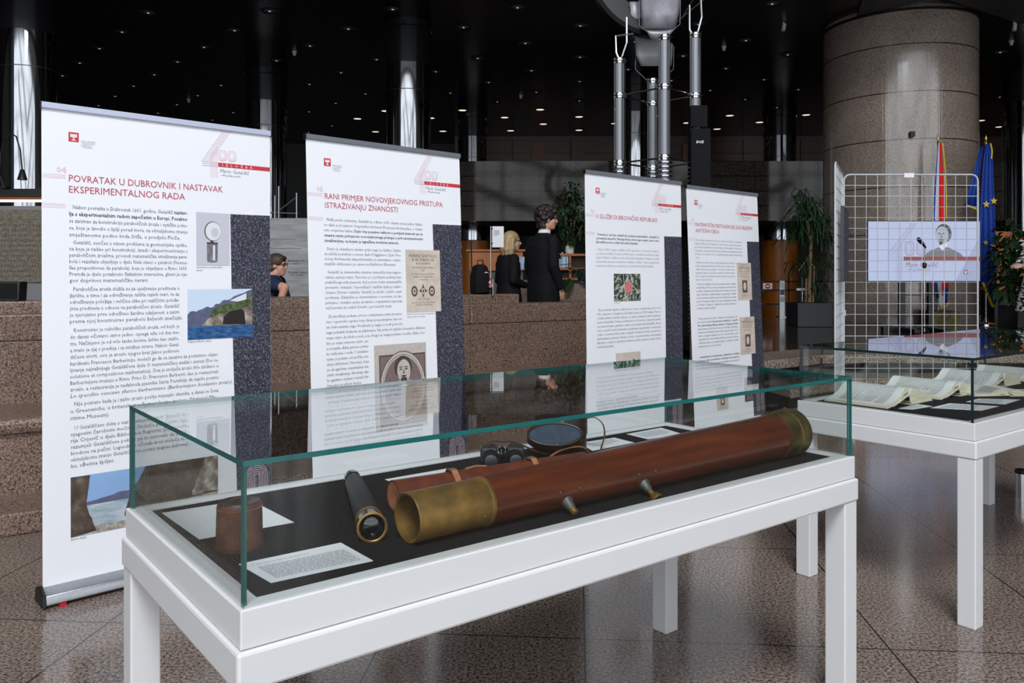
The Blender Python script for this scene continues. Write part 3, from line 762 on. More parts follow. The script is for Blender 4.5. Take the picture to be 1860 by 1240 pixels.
def logo(b, x, z, s, y=-.0012, small=True):
    rect(b, x, x + s, z - s, z, 'red_print', y); y2 = y - .0004
    u = s / 12
    rect(b, x + 5.2 * u, x + 6.8 * u, z - 10.4 * u, z - 3 * u, 'white_print', y2)
    rect(b, x + 3.6 * u, x + 8.4 * u, z - 10.6 * u, z - 9.5 * u, 'white_print', y2)
    for q in (2.0, 3.9, 6.6, 8.5): rect(b, x + q * u, x + (q + 1.5) * u, z - 5.6 * u, z - 2.2 * u, 'white_print', y2)
    rect(b, x + 2 * u, x + 10 * u, z - 6.4 * u, z - 5.2 * u, 'white_print', y2)
    if small:
        for i, tx in enumerate(('NACIONALNA', 'I SVEUČILIŠNA', 'KNJIŽNICA', 'U ZAGREBU')):
            text(b, tx, x + s * 1.25, z - s * .92 - i * .0085, .0085, mat='ink_pale', y=y)
def body(b, lines, x0, x1, t0, pitch, size, bold=(), ital=(), last_full=False, ws=None, mat='ink'):
    for i, s in enumerate(lines):
        xa = x0; e = x1
        if s.startswith('~'): s = s[1:]; xa = x0 + .014               # paragraph indent
        z = t0 - i * pitch
        end = s.endswith('|')
        if end: s = s[:-1]
        kw = dict(mat='ink_dark' if i in bold else mat, bold=.012 if i in bold else 0, shear=.22 if i in ital else 0)
        if '^' in s:                                                  # light then bold within the line
            p, q = s.split('^'); n = len(p) / (len(p) + len(q)); mid = xa + (e - xa) * n
            text(b, p, xa, z, size, mid - xa - .006, mat='ink', **{k: v for k, v in kw.items() if k not in ('mat', 'bold')})
            text(b, q, mid, z, size, e - mid, mat='ink_dark', bold=.012)
        else: text(b, s, xa, z, size, None if end else e - xa, **kw)
def banner(no, TL, TR, dlt, wd, lab, heading, draw, strip_x, hsize=.041, depth=0):
    TLv = Vector((*TL, 0)); uu = (Vector((*TR, 0)) - TLv).normalized(); nn = Vector((uu.y, -uu.x, 0))
    o = TLv + nn * dlt
    t = thing('roll_up_banner', lab, 'banner', tuple(o), math.atan2(uu.y, uu.x))
    W = wd; tilt = math.atan2(dlt, 2.048)
    b = MB(); b.prism([(-.058, .012), (-.05, .05), (.0, .075), (.05, .06), (.06, .012)], -.006, W + .006)   # cassette, profile swept along x
    b.v = [Vector((v.z, v.x, v.y)) for v in b.v]; b.build('base_cassette', 'alu', t, bevel=.006, seg=3, smooth=40)
    for x in (-.014, W - .0):
        b = MB(); b.prism([(-.064, .008), (-.054, .056), (.0, .082), (.054, .066), (.066, .008)], x, x + .014); b.v = [Vector((v.z, v.x, v.y)) for v in b.v]
        b.build('end_cap', 'black_plastic', t, bevel=.003)
    for x in (.06, W - .06): MB().box(x - .012, x + .012, -.062, -.03, 0, .012).build('foot', 'red_plastic' if x < .5 else 'black_plastic', t)
    MB(Matrix.Rotation(-tilt, 4, 'X')).tube([(W / 2, .022, .05), (W / 2, .022, 2.03)], .012, 10).build('support_pole', 'alu', t, smooth=40)
    p = bpy.data.objects.new('printed_panel', None)
    b = MB(); k = W
    # fabric with very slight waves
    n = 24; v = []; f = []; rng = random.Random(no)
    b.use('fabric'); b.box(0, W, 0, .0008, .07, 2.025)
    SM = b
    logo(b, .1 * k, 1.936, .039)
    four_hundred(b, ox=0, k=1) if no < 3 else four_hundred(b, ox=(k - 1) * .75)
    rx = .739 * k
    rect(b, rx, W - .001, 1.85, 1.869, 'red_print', -.0016)
    text(b, 'IZLOŽBA', rx + .02, 1.8535, .016, .15, y=-.002, mat='white_print', spacing=2.2)
    text(b, 'Marin Getaldić', rx + .008, 1.823, .026, .145, mat='ink_pale', shear=.2)
    text(b, '– 400 godina poslije', rx + .01, 1.807, .0135, .1, mat='ink', shear=.2)
    text(b, '%02d' % (no + 3), .054, 1.764, .036, .036, mat='pink_print', bold=.015)
    for z in (1.755, 1.748, 1.741): line(b, (.003, z), (.089, z), .0015, 'pink_print')
    for z in (1.634, 1.627, 1.620): line(b, (.003, z), (.089, z), .0015, 'pink_print')
    for i, (s, wdt) in enumerate(heading): text(b, s, .101 * k, 1.730 - i * .046, hsize, wdt * k, mat='heading_red', res=2)
    sx0, sx1 = strip_x
    pl(b, [(sx1 * k, .17), (W - .001, .17), (W - .001, 1.632), (sx0 * k, 1.630), (sx0 * k + .006, 1.2)], 'strip')
    for i in range(6):                                                # white arches printed at the foot of the dark strip
        r = .012 + i * .0085; c = W - .075; z0 = .37
        for q in range(12):
            line(b, (c + r * math.cos(R(q * 15)), z0 + r * 1.15 * math.sin(R(q * 15))), (c + r * math.cos(R(q * 15 + 15)), z0 + r * 1.15 * math.sin(R(q * 15 + 15))), .0016, 'pink_print', -.0018)
        for sg in (-1, 1): line(b, (c + sg * r, .2), (c + sg * r, z0), .0016, 'pink_print', -.0018)
    photos = draw(b, k)
    fp = b.build('printed_panel', parent=t); fp.rotation_euler = (-tilt, 0, 0)
    for nm, lb, pb in photos:
        q = pb.build(nm, parent=fp)
        if lb: q['label'] = lb
    MB(Matrix.Rotation(-tilt, 4, 'X')).box(-.004, W + .004, -.010, .012, 2.022, 2.048).build('top_bar', 'bar_light' if no == 1 else 'bar_grey', t, bevel=.003)
    for x in (-.008, W + .002): MB(Matrix.Rotation(-tilt, 4, 'X')).box(x, x + .006, -.011, .013, 2.021, 2.049).build('bar_cap', 'black_plastic', t)
    return t
def jag(x0, x1, z0, z1, n, amp, seed=0):
    r = random.Random(seed); return [(x0 + (x1 - x0) * i / n, z0 + (z1 - z0) * i / n + r.uniform(-amp, amp)) for i in range(n + 1)]
M['pic_grey'] = mat('photo_grey', (200, 200, 212), .6); M['pic_steel'] = mat('photo_steel', (120, 118, 128), .6, var=.5, scale=40)
M['pic_light'] = mat('photo_light', (225, 225, 232), .6); M['pic_sky'] = mat('photo_sky', (205, 222, 242), .6); M['pic_sky2'] = mat('photo_blue_sky', (138, 172, 218), .6, var=.12, scale=5)
M['pic_sea'] = ramp_mat('photo_sea', [(.35, (20, 62, 112)), (.55, (44, 96, 150)), (.75, (96, 130, 160))], 30, .6, 5, (1, 1, 4)); M['pic_rock'] = ramp_mat('photo_rock', [(.3, (74, 64, 58)), (.5, (134, 122, 110)), (.7, (196, 188, 176))], 24, .6, 7)
M['pic_cave'] = mat('photo_cave', (36, 28, 30), .6, var=.4, scale=50); M['pic_green'] = ramp_mat('photo_scrub', [(.3, (40, 54, 38)), (.6, (84, 104, 60)), (.75, (130, 138, 100))], 45, .6, 6)
M['pic_hill'] = mat('photo_hill', (92, 96, 124), .6, var=.2, scale=20); M['pic_brown'] = ramp_mat('photo_dark_rock', [(.3, (46, 36, 32)), (.55, (86, 72, 62)), (.75, (128, 112, 98))], 18, .6, 7)
M['pic_sand'] = ramp_mat('photo_pebbles', [(.3, (120, 112, 104)), (.7, (196, 188, 176))], 60, .6, 6); M['pic_shallow'] = ramp_mat('photo_shallow_sea', [(.3, (128, 150, 168)), (.7, (196, 206, 212))], 14, .6, 4, (1, 1, 3))
M['pic_mauve'] = mat('engraving_ground', (124, 106, 106), .7, var=.12, scale=80); M['pic_frame'] = mat('engraving_frame', (192, 184, 176), .7, var=.1, scale=60); M['pic_dark'] = mat('engraving_dark', (74, 62, 62), .7, var=.3, scale=90)
M['pic_map'] = ramp_mat('map_print', [(.40, (38, 58, 46)), (.5, (70, 84, 70)), (.58, (190, 186, 174)), (.7, (60, 70, 50))], 22, .6, 6, distort=1.5); M['pic_red'] = mat('map_red', (206, 120, 120), .6, var=.3, scale=120)
def draw1(b, k):
    T, S = 1.617, .0232; p = .0287
    body(b, ['~Nakon povratka u Dubrovnik 1601. godine, Getaldić ^nastav-', 'lja s eksperimentalnim radom započetim u Europi. Posebno', 'se zanimao za konstrukciju paraboličnih zrcala i optičke poku-', 'se, koje je izvodio u špilji pored mora, na obiteljskome imanju', 'smještenome podno brda Srđa, u predjelu Ploče.|'], .102, .593, T, p, S, bold=(1,))
    body(b, ['~Getaldić, suočen s nizom problema iz geometrijske optike,', 'na koje je naišao pri konstrukciji, izradi i eksperimentiranju s', 'paraboličnim zrcalima, provodi matematička istraživanja para-', 'bole i rezultate objavljuje u djelu Neki stavci o paraboli (Nonnu-', 'llae propositiones de parabola), koje je objavljeno u Rimu 1603.', 'Premda je djelo potaknuto fizikalnim interesima, glavni je nje-', 'gov doprinos matematičke naravi.|'], .102, .593, 1.470, .0264, S)
    body(b, ['~Parabolična zrcala služila su za upaljivanje predmeta u', 'žarištu, a time i za određivanje tališta raznih tvari, te za', 'određivanje položaja i veličine slike pri različitim položa-', 'jima predmeta u odnosu na parabolično zrcalo. Getaldić', 'je vjerojatno prvo određivao žarišnu udaljenost, a zatim', 'prema njoj konstruirao parabolu željenih značajki.|'], .103, .555, 1.275, .0268, S)
    body(b, ['~Konstruirao je nekoliko paraboličnih zrcala, od kojih je', 'do danas očuvano samo jedno, opsega više od dva me-', 'tra. Načinjeno je od vrlo tanke kovine, krhke kao staklo,', 'a imalo je sjaj s prednje i sa stražnje strane. Nakon Getal-', 'dićeve smrti, ovo je zrcalo njegov brat Jakov poklonio'], .104, .555, 1.104, .0278, S)
    body(b, ['kardinalu Francescu Barberiniju, moleći ga da se zauzme za postumno objav-', 'ljivanje najvažnijega Getaldićeva djela O matematičkoj analizi i sintezi (De re-', 'solutione et compositione mathematica). Dva je stoljeća zrcalo bilo izloženo u', 'Barberinijevu muzeju u Rimu. Princ D. Francesco Barberini dao je restaurirati', 'zrcalo, a restauracija je nadahnula pjesnika Santa Pieralisija da napiše poemu', 'Lo specchio concavo sferico barberiniano (Barberinijevo konkavno zrcalo).|'], .104, .735, .965, .0268, S, ital=(5,))
    body(b, ['~Nije poznato kada je i zašto zrcalo poslije mijenjalo vlasnika, a danas se čuva', 'u Greenwichu, u britanskome Pomorskome muzeju (National Ma-|', 'ritime Museum).|'], .105, .735, .797, .029, S)
    body(b, ['~U Getaldićevo doba u vezi s pokusima u špilji, govorilo se o', 'njegovim čarobnim moćima. Stoljeće poslije piše Sara-', 'rija Crijević u djelu Bibliotheca Ragusina (Dubrovačka', 'razumjeli Getaldićeve pokuse pa se vjerovalo da iz špilje', 'brodove na pučini. Legenda se očuvala kroz stoljeća te se', 'obiteljskome imanju Getaldića zove prema njegovu dubrovač-', 'ku, »Betina špilja«.|'], .106, .60, .698, .0262, S)
    out = []; y = -.0016
    q = MB(); rect(q, .634, .793, 1.387, 1.631, 'pic_grey', y)
    pl(q, oval(.712, 1.545, .040, .046), 'pic_dark', y - .0003); pl(q, oval(.714, 1.545, .037, .043), 'pic_light', y - .0006); pl(q, oval(.722, 1.54, .018, .022), 'pic_grey', y - .0009)
    rect(q, .700, .716, 1.488, 1.502, 'pic_dark', y - .0003); pl(q, [(.683, 1.492), (.735, 1.492), (.734, 1.405), (.722, 1.4), (.695, 1.4), (.684, 1.406)], 'pic_steel', y - .0006)
    rect(q, .683, .735, 1.486, 1.494, 'pic_dark', y - .0009); rect(q, .712, .722, 1.41, 1.48, 'pic_light', y - .0009)
    out.append(('printed_photo', 'grey printed photo of a small round mirror on a cylinder', q))
    text(b, 'Getaldićevo paraboličko', .634, 1.374, .0125, mat='ink'); text(b, 'zrcalo', .634, 1.360, .0125, mat='ink')
    q = MB(); x0, x1, z0, z1 = .592, .905, 1.046, 1.276
    rect(q, x0, x1, z0, z1, 'pic_sky', y)
    pl(q, [(x0, z0 + .06), *jag(x0, x0 + .16, z0 + .12, z0 + .165, 12, .007, 1), *jag(x0 + .16, x1, z0 + .17, z1 - .002, 10, .004, 2), (x1, z0 + .06)], 'pic_hill', y - .0002)
    pl(q, [(x0 + .1, z0 + .1), *jag(x0 + .12, x1, z0 + .14, z1 - .03, 12, .008, 3), (x1, z0 + .06), (x0 + .08, z0 + .06)], 'pic_green', y - .0004)
    pl(q, [(x0 + .2, z0 + .175), (x1 - .03, z1 - .02), (x1 - .03, z1 - .05), (x0 + .24, z0 + .17)], 'pic_light', y - .0005)
    pl(q, [(x0 + .06, z0 + .055), *jag(x0 + .1, x0 + .16, z0 + .1, z0 + .12, 4, .005, 4), *jag(x0 + .2, x1, z0 + .12, z0 + .15, 6, .006, 5), (x1, z0 + .055)], 'pic_rock', y - .0006)
    pl(q, [(x0 + .165, z0 + .065), (x0 + .17, z0 + .1), (x0 + .2, z0 + .125), (x0 + .26, z0 + .135), (x1 - .04, z0 + .12), (x1 - .035, z0 + .06)], 'pic_cave', y - .0008)
    rect(q, x0, x1, z0, z0 + .06, 'pic_sea', y - .001)
    out.append(('printed_photo', 'colour printed photo of a sea cave under a green slope', q))
    text(b, 'Pogled iz Betine špilje', .594, 1.033, .0125, mat='ink')
    q = MB(); x0, x1, z0, z1 = .104, .731, .253, .502
    rect(q, x0, x1, z0, z1, 'pic_sky2', y)
    pl(q, [(x0 + .06, z0 + .1), (x0 + .06, z0 + .135), *jag(x0 + .1, x0 + .2, z0 + .138, z0 + .158, 6, .002, 6), (x0 + .25, z0 + .155), (x0 + .25, z0 + .1)], 'pic_hill', y - .0002)
    rect(q, x0, x1, z0, z0 + .122, 'pic_shallow', y - .0004); pl(q, [(x0 + .08, z0), *jag(x0 + .08, x0 + .3, z0 + .035, z0 + .03, 8, .004, 7), *jag(x0 + .3, x1, z0 + .06, z0 + .085, 8, .003, 8), (x1, z0)], 'pic_sand', y - .0006)
    pl(q, [(x0, z0), *jag(x0 + .1, x0 + .06, z0 + .01, z0 + .12, 6, .006, 9)[::1], *jag(x0 + .06, x0 + .075, z0 + .13, z1 - .004, 5, .004, 10), (x0, z1)], 'pic_brown', y - .0008)
    pl(q, [*jag(x0 + .21, x0 + .23, z0 + .05, z0 + .12, 5, .004, 11), *jag(x0 + .24, x0 + .29, z0 + .15, z1 - .02, 6, .005, 12), (x0 + .3, z1), (x1, z1), (x1, z0 + .09), *jag(x1, x0 + .28, z0 + .085, z0 + .055, 8, .003, 13)], 'pic_brown', y - .001)
    pl(q, [*jag(x1, x1 - .12, z0 + .09, z0 + .085, 6, .003, 14), *jag(x1 - .12, x1 - .06, z0 + .1, z1 - .005, 6, .006, 15), (x1, z1)], 'pic_rock', y - .0012)
    out.append(('printed_photo', 'wide colour printed photo of a beach seen out of a cave', q))
    text(b, 'Betina špilja', .106, .240, .0125, mat='ink')
    return out
def title_page(x0, x1, z0, z1, seed, y=-.0018, head=()):
    q = MB(); rect(q, x0, x1, z0, z1, 'old_paper', y); w = x1 - x0; h = z1 - z0; c = (x0 + x1) / 2
    r = random.Random(seed)
    for i, (s, zz, ww, sz) in enumerate(head): text(q, s, c, z0 + h * zz, sz * w, ww * w, y=y - .0004, align='c', mat='sepia')
    return q
def draw2(b, k):
    S, p = .0205, .0267
    body(b, ['~Među prvim radovima, Getaldić je u Rimu 1603. objavio svoje jedino fizikal-', 'no djelo pod nazivom Unaprijeđeni Arhimed (Promotus Archimedes), o relativ-', 'nim omjerima težina. ^Djelo ima posebnu važnost u povijesti znanosti jer se', 'smatra ranim primjerom novovjekovnoga pristupa u prirodoznanstvenim', 'istraživanjima, na kojem je izgrađena moderna znanost.|'], .093, .712, 1.618, p, S, bold=(3, 4))
    body(b, ['~Djelo je objavljeno znatno prije nego je Galileo Galilei', 'ta načela postulirao u svome djelu Il Saggiatore. Djelo Pro-', 'motus Archimedes eksperimentalno je utemeljeno i mate-', 'matički oblikovano po uzoru na Euklidove Elemente.|'], .092, .560, 1.470, .0255, S)
    body(b, ['~Getaldić je matematiku smatrao znanošću koja najpre-', 'ciznije opisuje svijet. Vjerovao je u primjenu pokusa kao', 'praktičnoga vida znanosti, koji potom treba matematički', 'provjeriti i dokazati. Uspoređujući različita tijela po težini i', 'obujmu (čvrsta i tekuća), Getaldić je izložio i riješio osam', 'problema. Zaključke je sistematizirao u teoreme, te dao', 'primjere i detaljne upute uz tabele s rezultatima mjerenja', 'načinjenima za sedam čvrstih i pet tekućih tijela.|'], .092, .560, 1.352, .0258, S)
    body(b, ['~Za izvođenje pokusa, prvi je u znanstvene svrhe konstru-', 'irao i upotrebio spravu koju danas prepoznajemo kao vr-', 'stu hidrostatske vage. Predmete je vagao u vodi pomoću'], .092, .560, 1.128, .027, S)
    body(b, ['vage jednakih krakova sa zdjelicama. Na jednu bi zdjelicu konjskim dlakama', 'vezao tijelo da lebdi u vodi, a na drugu uz utege postavio onoliko dlaka s ko-'], .091, .712, 1.047, .027, S)
    body(b, ['liko je vezao mjereno tijelo, jer', 'je konjska dlaka gotovo jedna-', 'ko teška kao i voda. U istraživa-', 'njima je polazio od antičke tra-', 'dicije (Arhimed, Vitruvije), koju', 'je obogaćivao rezultatima vla-', 'stitih istraživanja. Na kraju dje-', 'la egzaktno rješava i tumači Ar-', 'himedov problem krune.|'], .091, .340, .993, .0265, S)
    out = []
    q = title_page(.590, .828, 1.141, 1.483, 1, head=[('MARINI GHETALDI', .88, .8, .1), ('PATRICII', .82, .62, .08), ('RAGVSINI', .765, .4, .06), ('PROMOTVS ARCHIMEDIS', .70, .62, .055), ('SEV', .655, .1, .05),
        ('De varijs corporum generibus', .60, .66, .06), ('grauitate & magnitudine', .555, .58, .06), ('comparatis.', .51, .28, .055), ('R O M Æ', .19, .3, .06), ('Apud Aloysium Zannettum. MDCIII.', .14, .7, .05), ('SVPERIORVM PERMISSV.', .1, .5, .045)])
    for cx, f_ in ((.645, 1), (.705, 2), (.765, 3)):
        pl(q, oval(cx, 1.255, .022, .03, 16) if f_ != 2 else [(cx + .03 * math.cos(R(a)) * (1 if a % 90 == 0 else .45), 1.257 + .04 * math.sin(R(a)) * (1 if a % 90 == 0 else .45)) for a in range(0, 360, 45)], 'sepia', -.0022)
        pl(q, oval(cx, 1.255, .012, .017, 14), 'old_paper', -.0025); pl(q, oval(cx, 1.255, .006, .009, 10), 'sepia', -.0028)
    out.append(('printed_title_page', 'yellowed old title page printed beside the text', q))
    text(b, 'Naslovna stranica djela Unaprijeđeni', .592, 1.127, .0115, .19, mat='ink'); text(b, 'Arhimed Marina Getaldića', .592, 1.112, .0115, mat='ink')
    q = MB(); x0, x1, z0, z1 = .373, .714, .52, .973; y = -.0016
    rect(q, x0, x1, z0, z1, 'pic_frame', y); rect(q, x0 + .03, x1 - .008, z0 + .02, z1 - .055, 'pic_dark', y - .0002); rect(q, x0 + .036, x1 - .014, z0 + .026, z1 - .062, 'pic_mauve', y - .0004)
    cx, cz = (x0 + x1) / 2 + .012, z0 + .225
    for r, mt in ((1, 'pic_dark'), (.975, 'pic_frame'), (.9, 'pic_dark'), (.885, 'pic_frame'), (.84, 'pic_mauve')): pl(q, oval(cx, cz, .150 * r, .19 * r, 40), mt, y - .0006 - (1 - r) * .004)
    y2 = y - .002
    pl(q, [(cx - .12, cz - .07), (cx - .08, cz + .0), (cx - .03, cz + .03), (cx + .035, cz + .03), (cx + .085, cz), (cx + .12, cz - .07)], 'pic_dark', y2)
    pl(q, [(cx - .045, cz + .03), (cx + .05, cz + .03), (cx + .03, cz), (cx - .03, cz)], 'pic_light', y2 - .0002)
    pl(q, oval(cx, cz + .10, .058, .064), 'pic_dark', y2 - .0004); pl(q, oval(cx + .004, cz + .082, .044, .062), 'pic_frame', y2 - .0006)
    for dx in (-.016, .020): pl(q, oval(cx + dx, cz + .092, .010, .004, 8), 'pic_dark', y2 - .0008); pl(q, oval(cx + dx, cz + .103, .013, .003, 8), 'pic_dark', y2 - .0008)
    pl(q, [(cx, cz + .09), (cx + .005, cz + .09), (cx + .010, cz + .066), (cx - .003, cz + .066)], 'pic_mauve', y2 - .0008)
    pl(q, oval(cx + .003, cz + .055, .018, .005, 10), 'pic_dark', y2 - .0008); pl(q, oval(cx + .003, cz + .036, .022, .014, 12), 'pic_dark', y2 - .0008)
    out.append(('printed_portrait', 'sepia engraved portrait of a man in an oval frame', q))
    return out
def draw3(b, k):
    S = .0205
    body(b, ['~Premda je već kao mladić bio priznat matematičar, Getaldić je', 'uz bavljenje znanošću, čitavoga života, da bi mogao opstati, morao obav-', 'ljati različite poslove u službi Dubrovačke Republike.|'], .1 * k, .745 * k, 1.614, .026, S, bold=(0, 1, 2))
    body(b, ['~Već je 1595. stupio u službu te bio zaposlen u Uredu soli, nadzirao', 'je obnovu tvrđave Pozvizd (1604), bavio se sudskim poslovima sudje-', 'lujući u Malome i Velikome vijeću Dubrovačke Republike. Obavljao je i službe', 'povjerenika imenovan upravnikom skladišta i tvrđava. Ostao je zapisan kao', 'izvanredni poslanik koji je sudjelovao u poslovima Dubrovačke Republike.|'], .1 * k, .745 * k, 1.512, .0275, S, mat='ink_pale')
    body(b, ['~Kao poslanik dijelom tužan što je morao ostaviti znanosti, on je', '1606. otputovao u Carigrad noseći sultanu danak od 12.500 dukata. Tamo se', 'u službi zadržao nekoliko mjeseci, a o putu je izvijestio vladu te zastupao', 'interese Republike. Poslije povratka živio je u Stonu kao nadzornik utvrda i', 's posebnom brigom, gradnjom i nadzorom popravaka zidina Republike. Znanje', 'mu je u opsadi i ratnim vremenima, za kakvoga su ga znali kako u inozemstvu,', 'a tako i u samome Dubrovniku, omogućilo mirniji rad. Poslije opsade bio je', 'diplomatskim poslovima, bolestan u domu, i u posjetu rimskoj i venecijanskoj', 'Republici, a uvijek se između tih dužnosti vraćao znanosti, najviše za Du-', 'brovačku Republiku.|'], .1 * k, .755 * k, 1.101, .0277, S)
    body(b, ['~Neki dokumenti svjedoče da je Getaldić zastupao Republiku i u sporovima oko', 'granica, zemljišta i soli, te da je pomno vodio izvještaje o svojim putovanjima,', 'mjerenjima i troškovima, koje je slao Senatu u Dubrovnik.|'], .1 * k, .755 * k, .50, .028, S)
    out = []; y = -.0016
    q = MB(); x0, x1, z0, z1 = .287 * .97, .575 * .98, 1.163, 1.354
    rect(q, x0, x1, z0, z1, 'pic_map', y); pl(q, [(x0 + .12, z0 + .06), (x0 + .19, z0 + .06), (x0 + .2, z0 + .12), (x0 + .15, z0 + .14), (x0 + .11, z0 + .11)], 'pic_red', y - .0004)
    for a_, c_ in (((.02, .02), (.15, .17)), ((.1, .19), (.12, .02)), ((.0, .08), (.14, .12)), ((.14, .16), (.27, .05)), ((.18, .19), (.2, .1)), ((.05, .0), (.2, .06))): line(q, (x0 + a_[0], z0 + a_[1]), (x0 + c_[0], z0 + c_[1]), .0035, 'pic_light', y - .0003)
    out.append(('printed_photo', 'dark printed photo of a plan with a pink centre', q)); text(b, 'Tvrđava Ston', x0, z0 - .014, .0115, mat='ink')
    q = MB(); x0, x1, z0, z1 = .30 * .97, .555, .68, .805; rect(q, x0, x1, z0, z1, 'old_paper', y); pl(q, [(x0 + .02, z0 + .02), *jag(x0 + .02, x1 - .03, z0 + .06, z0 + .07, 9, .02, 3), (x1 - .03, z0 + .02)], 'pic_green', y - .0004)
    out.append(('printed_map', 'small yellowed map print with green hills', q))
    return out
def draw4(b, k):
    S = .0205
    body(b, ['~Prije dolaska sveznanja sve češći su u Europi prevođeni i objavljivani', 'najbolji antički autori. Getaldić je u Rimu susreo i mnoge učene ljude,', 'pa među matematičarima spominje Klavija i Grienbergera. Poslije objave', 'svojih djela o mnogim problemima iz djela antičkoga matematičara Apolonija', 'iz Perge, on se prihvatio obnove izgubljenih djela antičkih matematičara', 'i uspio.|'], .085, .74, 1.616, .0275, S, mat='ink_pale')
    body(b, ['~Restauracije su uvelike objavio u djelu Dodatak Apoloniju oživljenom', 'iz Rima (Supplementum Apollonii Galli) iz 1607., a poslije i u djelu', 'Oživljeni Apolonije, koje je objavljeno u Veneciji 1607. godine pa opet', 'poslije kao drugi dio, iz spisa koje su sačuvani u Vatikanu i Parizu.', 'Kao i u drugim svojim djelima iz algebre primijenio je geometriju,', 'kako bi opravdao rješenja.|'], .085, .625, 1.44, .027, S, mat='ink_pale')
    body(b, ['~Posebno je objavljeno djelo koje sadržava njegove rješidbe', 'iz djela Papa (VII. st.), mnogo dopunjene uzorima starih', 'je načine rješavanja i konstrukcije, što pokazuje da je imao', 'jasnu predodžbu o jedinstvu algebre i geometrije. Getaldić', 'je tim radovima privukao pozornost učenih suvremenika', 'pa ih je obnovljene objavio te ih uputio prijateljima u Rimu', 'i u Parizu. U njima je odgovarao na pitanja Viètea o', 'problemu. sedmom problemu.|'], .085, .63, 1.27, .027, S)
    body(b, ['~Prije je postavio pravilo i dokaze za sve slučajeve, ali i', 'pri tome uspio ^da prema analitici u starih', 'dio cjelovitoga prikaza jednoga i drugog rješenja', 'Apolonijeva problema, koji je od antike objavljen,', 'načinom rješavanja svojstvenim njegovu djelu, te je', 'tako i u drugim knjigama, sve do u novije doba, ostao', 'i zapamćen kao obnovitelj antičke geometrije u Europi,', 'a Restauracija je pokazala njegovo umijeće uvelike', 'najuspješniji autor u svome vremenu.|'], .085, .64, 1.0, .027, S, bold=(2,))
    body(b, ['~Getaldićeve restauracije odjeknule su diljem', 'Europe, gdje i prenošene i dobivaju svoje mjesto, i', 'postaju primjer metode za sve matematičare koji su ga pro-', 'učavali i nastavljali.|'], .085, .65, .70, .027, S, bold=(0, 1))
    out = []
    for i, (x0, x1, z0, z1, lb) in enumerate(((.655, .865, 1.14, 1.45, 'upper yellowed old title page with a portrait block'), (.665, .885, .69, 1.0, 'lower yellowed old title page with a portrait block'), (.30, .46, .27, .46, 'low yellowed title page near the foot'))):
        q = title_page(x0, x1, z0, z1, i, head=[('MARINI', .93, .4, .07), ('GHETALDI', .83, .8, .15), ('PATRITII RAGVSINI', .76, .7, .06), ('APOLLONIVS', .70, .6, .07), ('REDIVIVVS', .63, .5, .06), ('VENETIIS', .12, .5, .06), ('Apud Bernardum Iuntam.', .07, .6, .05)])
        w, h = x1 - x0, z1 - z0; rect(q, x0 + w * .33, x0 + w * .68, z0 + h * .2, z0 + h * .53, 'sepia', -.0022); pl(q, oval(x0 + w * .5, z0 + h * .37, w * .1, h * .11, 16), 'old_paper', -.0025)
        out.append(('printed_title_page', lb, q))
    q = MB(); rect(q, .70, .84, .30, .50, 'pic_dark', -.0016); pl(q, oval(.77, .415, .045, .06), 'pic_frame', -.002); pl(q, [(.71, .31), (.74, .36), (.8, .36), (.83, .31)], 'pic_mauve', -.002)
    for dx in (-.016, .018): pl(q, oval(.77 + dx, .43, .01, .005, 8), 'pic_dark', -.0024)
    pl(q, [(.742, .39), (.798, .39), (.785, .35), (.77, .335), (.755, .35)], 'pic_dark', -.0024)
    out.append(('printed_portrait', 'dark engraved portrait print near the foot', q))
    return out
BU = Vector((.746, .666)).normalized()
def TRof(TL, wd, d=BU): return Vector(TL) + d * wd
banner(1, (-1.917, 3.357), (-1.188, 4.043), .02, 1.0, 'nearest roll-up banner, at the left, headed POVRATAK U DUBROVNIK with a beach photo', [('POVRATAK U DUBROVNIK I NASTAVAK', .66), ('EKSPERIMENTALNOG RADA', .482)], draw1, (.797, .828))
banner(2, (-1.028, 4.105), (-.307, 4.786), .085, .992, 'second roll-up banner from the left, headed RANI PRIMJER with an oval portrait', [('RANI PRIMJER NOVOVJEKOVNOG PRISTUPA', .765), ('ISTRAŽIVANJU ZNANOSTI', .45)], draw2, (.789, .80))
banner(3, (.485, 5.50), (1.277, 6.205), .03, 1.05, 'third roll-up banner from the left, headed U SLUŽBI DUBROVAČKE REPUBLIKE', [('U SLUŽBI DUBROVAČKE REPUBLIKE', .622)], draw3, (.80, .805))
banner(4, (1.349, 6.391), (2.095, 7.057), .09, 1.005, 'farthest roll-up banner, at the right, headed MATEMATIČKE RESTAURACIJE', [('MATEMATIČKE RESTAURACIJE ZAGUBLJENIH', .80), ('ANTIČKIH DJELA', .32)], draw4, (.815, .82))

